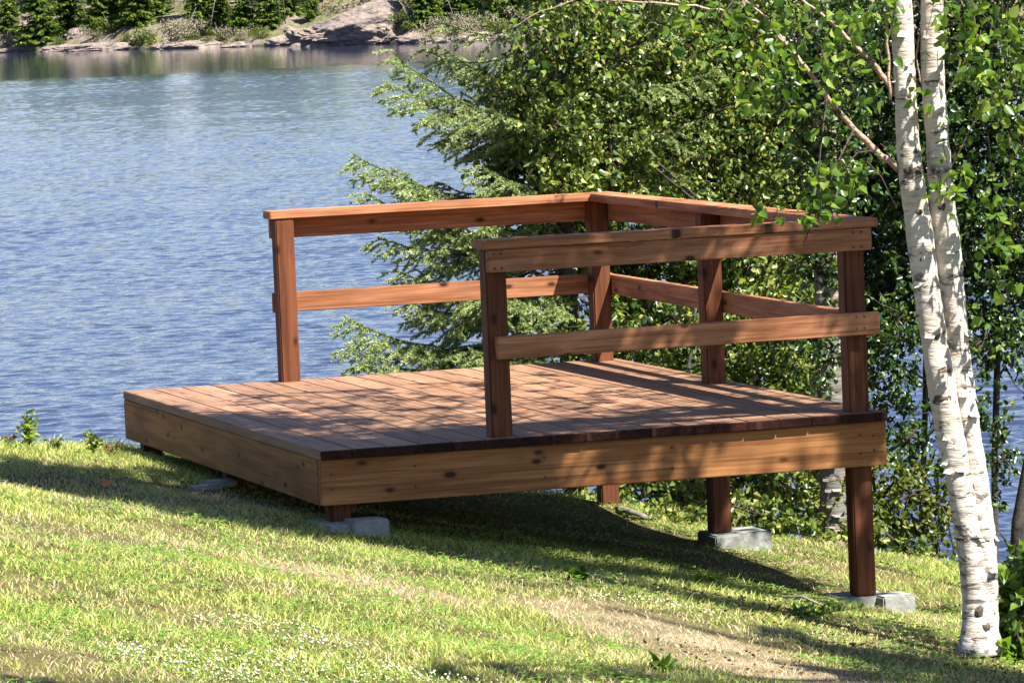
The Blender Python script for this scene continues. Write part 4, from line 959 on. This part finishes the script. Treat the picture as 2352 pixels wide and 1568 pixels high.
for c, rad, n in crown_pts:
    if c[2] < 2.25: c = c+S*((2.35-c[2])/S[2])
    far = (c[1] < -5.2)
    mb_, tb_, bs = (shT, shW, None) if far else (lv, tw, bbase)
    for q in range(n):
        p_ = c+rsb.normal(size=3)*rad*.5
        if in_beam(p_): continue
        near_pts.append((p_, far))
        base_ = bbase if not far else np.array([3.6, -7.2, 0])
        spray(mb_, tb_, p_-base_, rad*.95, 26, .052, rsb)
# joining twigs to the stems so the crown hangs together
for i, (p_, far) in enumerate(near_pts):
    if far or i % 2: continue
    k = np.argmin(np.linalg.norm(st_pts-p_, axis=1)+np.maximum(0, st_pts[:, 2]-p_[2])*2); q_ = st_pts[k]
    if q_[2] < 2.2: continue
    mid = (q_+p_)/2+np.array([0, 0, .15]); tw.tube(np.array([q_, mid, p_])-bbase, [.010, .006, .003], 4, cap=False)
lv.build('foliage', M['birch_leaf'], birch); tag(tw.build('twigs', M['twig'], birch), kind='stuff')
# shade tree outside the frame at the right
bt = np.array([3.6, -7.2, float(gz(3.6, -7.2))])
st = empty('birch_tree', (3.6, -7.2, 0), 'tall birch standing right of the camera view whose crown shades the near lawn', 'tree')
t = MB(); t.tube([(0, 0, bt[2]-.1), (.1, 0, 2), (0, .2, 5), (0, .3, 8)], [.11, .09, .06, .02], 12)
for p_, far in near_pts:
    if far: t.tube(np.array([[0, .15, min(6.5, max(2.6, p_[2]-.5))], (p_-np.array([3.6, -7.2, 0]))*.6+np.array([0, 0, p_[2]*.4+.1]), p_-np.array([3.6, -7.2, 0])]), [.02, .012, .005], 5)
t.build('trunk', M['birch'], st, True); shT.build('foliage', M['canopy_leaf'], st); tag(shW.build('twigs', M['twig'], st), kind='stuff')

# ------------------------------------------------------------------ GRASS
def pnoise(x, y, s, seed=0):
    rs = np.random.RandomState(seed); g_ = rs.rand(64, 64); u = (x*s) % 64; v = (y*s) % 64
    i = u.astype(int); j = v.astype(int); a = u-i; b_ = v-j; a = a*a*(3-2*a); b_ = b_*b_*(3-2*b_)
    return (g_[i, j]*(1-a)*(1-b_)+g_[(i+1) % 64, j]*a*(1-b_)+g_[i, (j+1) % 64]*(1-a)*b_+g_[(i+1) % 64, (j+1) % 64]*a*b_)
def wedge(n, rs, pad=0.06, d0=12.5, d1=27.5):
    "points on the lawn in and round the seen part"
    d = np.sqrt(rs.uniform(d0*d0, d1*d1, n)); a = YAW+rs.uniform(-.0989-pad, .0989+pad, n)
    return CAM[0]+np.sin(a)*d, CAM[1]+np.cos(a)*d
def patch(x, y, pts, rad):
    m_ = np.zeros_like(x)
    for i in range(len(pts)-1):
        a = pts[i][:2]; b_ = pts[i+1][:2]; ab = b_-a; t_ = np.clip(((x-a[0])*ab[0]+(y-a[1])*ab[1])/(ab@ab), 0, 1)
        dd = np.hypot(x-a[0]-ab[0]*t_, y-a[1]-ab[1]*t_); m_ = np.maximum(m_, np.clip(1.4-dd/rad, 0, 1))
    return m_
dryP = [gp(1400, 1415), gp(1480, 1440), gp(1640, 1500), gp(1820, 1560)]
dry2 = [gp(700, 1310), gp(820, 1335), gp(960, 1365)]
dry3 = [gp(430, 1130), gp(640, 1170)]
whiteP = [gp(540, 1560), gp(700, 1560), gp(900, 1572)]; white2 = [gp(520, 1440), gp(640, 1455), gp(760, 1500)]; white3 = [gp(1390, 1390), gp(1500, 1400), gp(1640, 1430)]
def dryness(x, y):
    n_ = pnoise(x, y, 1.3, 1)*.5+pnoise(x, y, 4.1, 2)*.35+pnoise(x, y, 12, 3)*.15
    d = np.clip((n_-.36)*2.3, 0, 1)*.7
    br = .5+pnoise(x, y, 9, 4)
    d = np.maximum(d, patch(x, y, dryP, .38)*(.25+br*.9)); d = np.maximum(d, patch(x, y, dry2, .26)*br*.9); d = np.maximum(d, patch(x, y, dry3, .22)*br*.7)
    return np.clip(d, 0, 1)
rg = np.random.RandomState(12)
ga = ground.data.attributes.new('dry', 'FLOAT', 'POINT'); ga.data.foreach_set('value', np.clip(np.maximum(patch(GXY[0], GXY[1], dryP, .32)*(pnoise(GXY[0], GXY[1], 5, 31)*1.3), patch(GXY[0], GXY[1], dry2, .25)*.7), 0, 1).astype(np.float32))
N = 520000
x, y = wedge(N, rg)
keep = (y < crest(x)+.7)
x, y = x[keep], y[keep]
dr = dryness(x, y)
keep = rg.rand(len(x)) < 1-.22*np.clip(patch(x, y, dryP, .26), 0, 1)-.75*((x > .2) & (x < LX-.15) & (y > .7) & (y < LY+.1))
x, y, dr = x[keep], y[keep], dr[keep]; n = len(x)
z = gz(x, y)-.004
under = (x > 0) & (x < LX) & (y > .2) & (y < LY)
tall = pnoise(x, y, 5, 6)
h = (.012+.022*rg.rand(n)**1.5)*(.65+.8*tall)*(1-.35*dr)
h = np.where(y > crest(x)-.35, h*1.5, h); h = np.where(under, h*.6, h)
th = rg.rand(n)*2*pi; lean = h*(.3+1.3*rg.rand(n)); fl = (dr > .6) & (rg.rand(n) < .5)
lean = np.where(fl, h*2., lean); h = np.where(fl, h*.3, h)
w = .0022+.0022*rg.rand(n)
ct, sn = np.cos(th), np.sin(th); ph = rg.rand(n)*2*pi; cx_, sx_ = np.cos(ph)*w, np.sin(ph)*w
V = np.zeros((n, 5, 3))
for i, (sg, u) in enumerate([(-1, 0), (1, 0), (1, .55), (-1, .55), (0, 1)]):
    lw = 1 if u == 0 else .8
    V[:, i, 0] = x+sg*cx_*.5*lw*2*.5+ct*lean*u*u; V[:, i, 1] = y+sg*sx_*.5*lw+sn*lean*u*u; V[:, i, 2] = z+h*u
base_i = np.arange(n)[:, None]*5
gm = MB(); gm.v.append(V.reshape(-1, 3)); gm.n = n*5; gm.f[4].append(base_i+np.array([[0, 1, 2, 3]])); gm.f[3].append(base_i+np.array([[3, 2, 4]]))
def grass_mat():
    m, nn, l, b = new_mat('grass_blades'); g = G(m)
    at_ = g.node('ShaderNodeAttribute', attribute_name='dry').outputs['Fac']; rnd = g.node('ShaderNodeNewGeometry').outputs['Random Per Island']
    green = g.ramp(rnd, [(0., (.14, .21, .03)), (.35, (.33, .41, .07)), (.7, (.50, .54, .13)), (1., (.62, .61, .27))])
    tan = g.ramp(rnd, [(0., (.36, .27, .15)), (.5, (.56, .44, .27)), (1., (.68, .58, .40))])
    f = g.ramp(g.math('ADD', at_, g.math('MULTIPLY', g.math('SUBTRACT', g.math('FRACT', g.math('MULTIPLY', rnd, 7.31)), .5), .75)), [(.42, 0.), (.58, 1.)])
    c = g.mix(f, green, tan)
    l.new(c, b.inputs['Base Color']); b.inputs['Roughness'].default_value = .5; b.inputs['Specular IOR Level'].default_value = .3
    tr = g.node('ShaderNodeBsdfTranslucent'); l.new(c, tr.inputs[0]); mx = g.node('ShaderNodeMixShader', {0: .35}); l.new(b.outputs[0], mx.inputs[1]); l.new(tr.outputs[0], mx.inputs[2]); l.new(mx.outputs[0], nn['Material Output'].inputs[0])
    return m
go = gm.build('grass', grass_mat()); at_ = go.data.attributes.new('dry', 'FLOAT', 'POINT'); at_.data.foreach_set('value', np.repeat(dr, 5).astype(np.float32))
tag(go, 'short sunlit lawn grass with dry tan patches', 'grass', kind='stuff')
# clover leaves
cl = MB(); x, y = wedge(42000, rg, .05); pn = pnoise(x, y, 2.2, 9)*.6+pnoise(x, y, 7, 10)*.4
wp = np.maximum(np.maximum(patch(x, y, whiteP, .16), patch(x, y, white2, .10)), patch(x, y, white3, .08))
k = ((pn > .50) | (wp > .3)) & (y < crest(x)) & (dryness(x, y) < .75); x, y = x[k], y[k]; n = len(x)
z = gz(x, y)+.012+.016*rg.rand(n)
for j in range(3):
    a = rg.rand(n)*6.28 if j == 0 else a+2.09
    P = np.stack([x, y, z], 1); D = np.stack([np.cos(a), np.sin(a), .15+.2*rg.rand(n)], 1)
    s_ = .011+.007*rg.rand(n)
    side = np.stack([-np.sin(a), np.cos(a), rg.normal(size=n)*.15], 1)
    D = D*s_[:, None]; side = side*s_[:, None]*.45
    cl.quads(np.stack([P, P+D*.6+side, P+D, P+D*.6-side], 1))
M['clover'] = leaf_mat('clover_leaves', [(.10, .22, .03), (.20, .36, .045), (.32, .46, .08)], .3, .5)
tag(cl.build('clover', M['clover']), 'patches of small green clover leaves mixed into the lawn', 'clover', kind='stuff')
# clover flower heads
fm = MB(); ico = bmesh.new(); bmesh.ops.create_icosphere(ico, subdivisions=1, radius=1); iv = np.array([v.co[:] for v in ico.verts]); ifc = np.array([[v.index for v in f.verts] for f in ico.faces]); ico.free()
x, y = wedge(160000, rg, .03); wp = np.maximum(np.maximum(patch(x, y, whiteP, .38)*1.0, patch(x, y, white2, .15)*.62), patch(x, y, white3, .13)*.58)*(.3+pnoise(x, y, 8, 14))
k = ((wp > .28) & (rg.rand(len(x)) < .33)) & (y < crest(x)); fx, fy = list(x[k]), list(y[k])
for px, py in [(145, 1270), (95, 1290), (285, 1300), (305, 1320), (375, 1262), (668, 1390), (720, 1400), (760, 1385), (785, 1405), (870, 1390), (690, 1275), (733, 1270), (765, 1280), (800, 1300), (815, 1275), (860, 1310), (900, 1345), (1050, 1418), (1085, 1430), (600, 1290), (655, 1290), (500, 1245), (560, 1265), (1200, 1350), (190, 1262), (30, 1305), (420, 1283)]:
    p_ = gp(px, py); fx.append(p_[0]); fy.append(p_[1])
for a, b_ in zip(fx, fy):
    s_ = .0024+.0026*rg.rand(); zz = float(gz(a, b_))+.022+.016*rg.rand(); fm.add(iv*s_*(1+.25*rg.normal(size=(len(iv), 1)))+np.array([a, b_, zz]), ifc)
M['petal'] = plain('clover_petals', (.72, .72, .50), .7, (.56, .58, .34), 200, 0)
tag(fm.build('clover_flowers', M['petal']), 'tiny white clover flower heads scattered in the lawn', 'flowers', kind='stuff')
# fallen leaves and litter under the birch
lf = MB(); x = []; 
for px, py, sp, c_ in [(2150, 1520, .35, 260), (1900, 1440, .3, 160), (1700, 1400, .3, 140), (1650, 1520, .25, 120), (2250, 1560, .3, 160)]:
    p_ = gp(px, py); q_ = rg.normal(size=(c_, 2))*sp+p_[:2]; zz = gz(q_[:, 0], q_[:, 1])+.012+.012*rg.rand(c_)
    leaves(lf, np.column_stack([q_, zz]), np.column_stack([rg.normal(size=(c_, 2)), rg.normal(size=c_)*.2]), .018*(.6+.6*rg.rand(c_)), .013*(.6+.6*rg.rand(c_)), rs=rg)
M['litter'] = leaf_mat('leaf_litter', [(.20, .12, .05), (.34, .24, .10), (.45, .36, .18), (.16, .09, .05)], .1, .8, .2)
tag(lf.build('leaf_litter', M['litter']), 'dry brown fallen leaves strewn in the grass under the birch', 'leaf litter', kind='stuff')
# small things on the lawn
p_ = gp(247, 1122); me = MB(); leaves(me, np.array([[0, 0, .02]])-np.array([[.03, 0, 0]]), np.array([[1., .1, .1]]), np.array([.06]), np.array([.035]), fold=.15)
me.tube([(-.03, 0, .02), (-.05, 0, .012)], [.0015, .001], 4)
M['orange'] = plain('orange_leaf', (.62, .24, .09), .6, (.45, .16, .06), 40, 0); o = me.build('fallen_leaf', M['orange']); o.location = p_; tag(o, 'single orange fallen leaf on the shaded grass left of the deck', 'leaf')
sk = MB(); a_ = gp(1800, 1385)+np.array([0, 0, .03]); b_ = gp(1935, 1412)+np.array([0, 0, .03]); sk.tube(np.linspace(a_, b_, 7)+rg.normal(size=(7, 3))*.006, [.006, .006, .005, .005, .004, .003, .002], 6)
tag(sk.build('fallen_twig', M['deadwood']), 'thin pale fallen twig in the grass left of the tall right front post', 'twig')
# plants on the lawn edge at left
M['weed'] = leaf_mat('weed_leaves', [(.20, .32, .04), (.38, .52, .06), (.58, .66, .12)], .45, .5)
def weed(px, py, hgt, n, mat, lab, seed, wid=.03, size=.03, cat='plant', name='weed_plant', d=None):
    rs = np.random.RandomState(seed); b_ = gp(px, py) if d is None else at(px, py, d); root = empty(name, b_, lab, cat)
    s1, l1 = MB(), MB()
    for i in range(n):
        a = rs.rand()*6.28; t_ = np.array([math.cos(a)*wid*rs.rand()*1.6, math.sin(a)*wid*rs.rand(), hgt*(.55+.45*rs.rand())])
        mid = t_*np.array([.3, .3, .55]); s1.tube([np.zeros(3)-np.array([0, 0, .02]), mid, t_], [.0022, .0018, .001], 4)
        m_ = 7; u = rs.rand(m_)[:, None]*.8+.2; P = mid*(1-u)*2*u+t_*u*u
        leaves(l1, P, rs.normal(size=(m_, 3))+np.array([0, 0, .4]), size*(.6+.6*rs.rand(m_)), size*.6*(.6+.6*rs.rand(m_)), rs=rs)
    s1.build('stem', M['twig'], root); l1.build('foliage', mat, root); return root
weed(68, 1034, .20, 8, M['weed'], 'upright lime green weed on the lawn edge at far left, before the lake', 1, .035, .045)
weed(215, 1046, .11, 14, M['weed'], 'low yellow green weed tuft on the lawn edge between the tall weed and deck', 2, .05, .026)
weed(258, 1050, .08, 9, M['litter'], 'dry tan weed tuft on the lawn edge touching the deck corner', 3, .05, .02)
weed(15, 1024, .07, 10, M['litter'], 'pinkish dry weed tuft at the left photo edge on the lawn crest', 4, .06, .02)
weed(128, 1036, .07, 8, M['weed'], 'short green weed right of the upright lime green weed', 5, .05, .02)
weed(1330, 1335, .05, 10, M['birch_leaf'], 'dark broad leaved weed clump in shade on the lawn before the deck', 6, .06, .04)
weed(1860, 1420, .05, 14, M['birch_leaf'], 'low dark leafy weed patch on the lawn left of the square block', 7, .16, .035)
weed(1620, 1345, .05, 10, M['weed'], 'pale leafy weed clump on the lawn below the middle footing', 8, .08, .035)
weed(1525, 1545, .04, 6, M['clover'], 'bright green broad leaf weed at the bottom of the dry patch', 9, .03, .045)
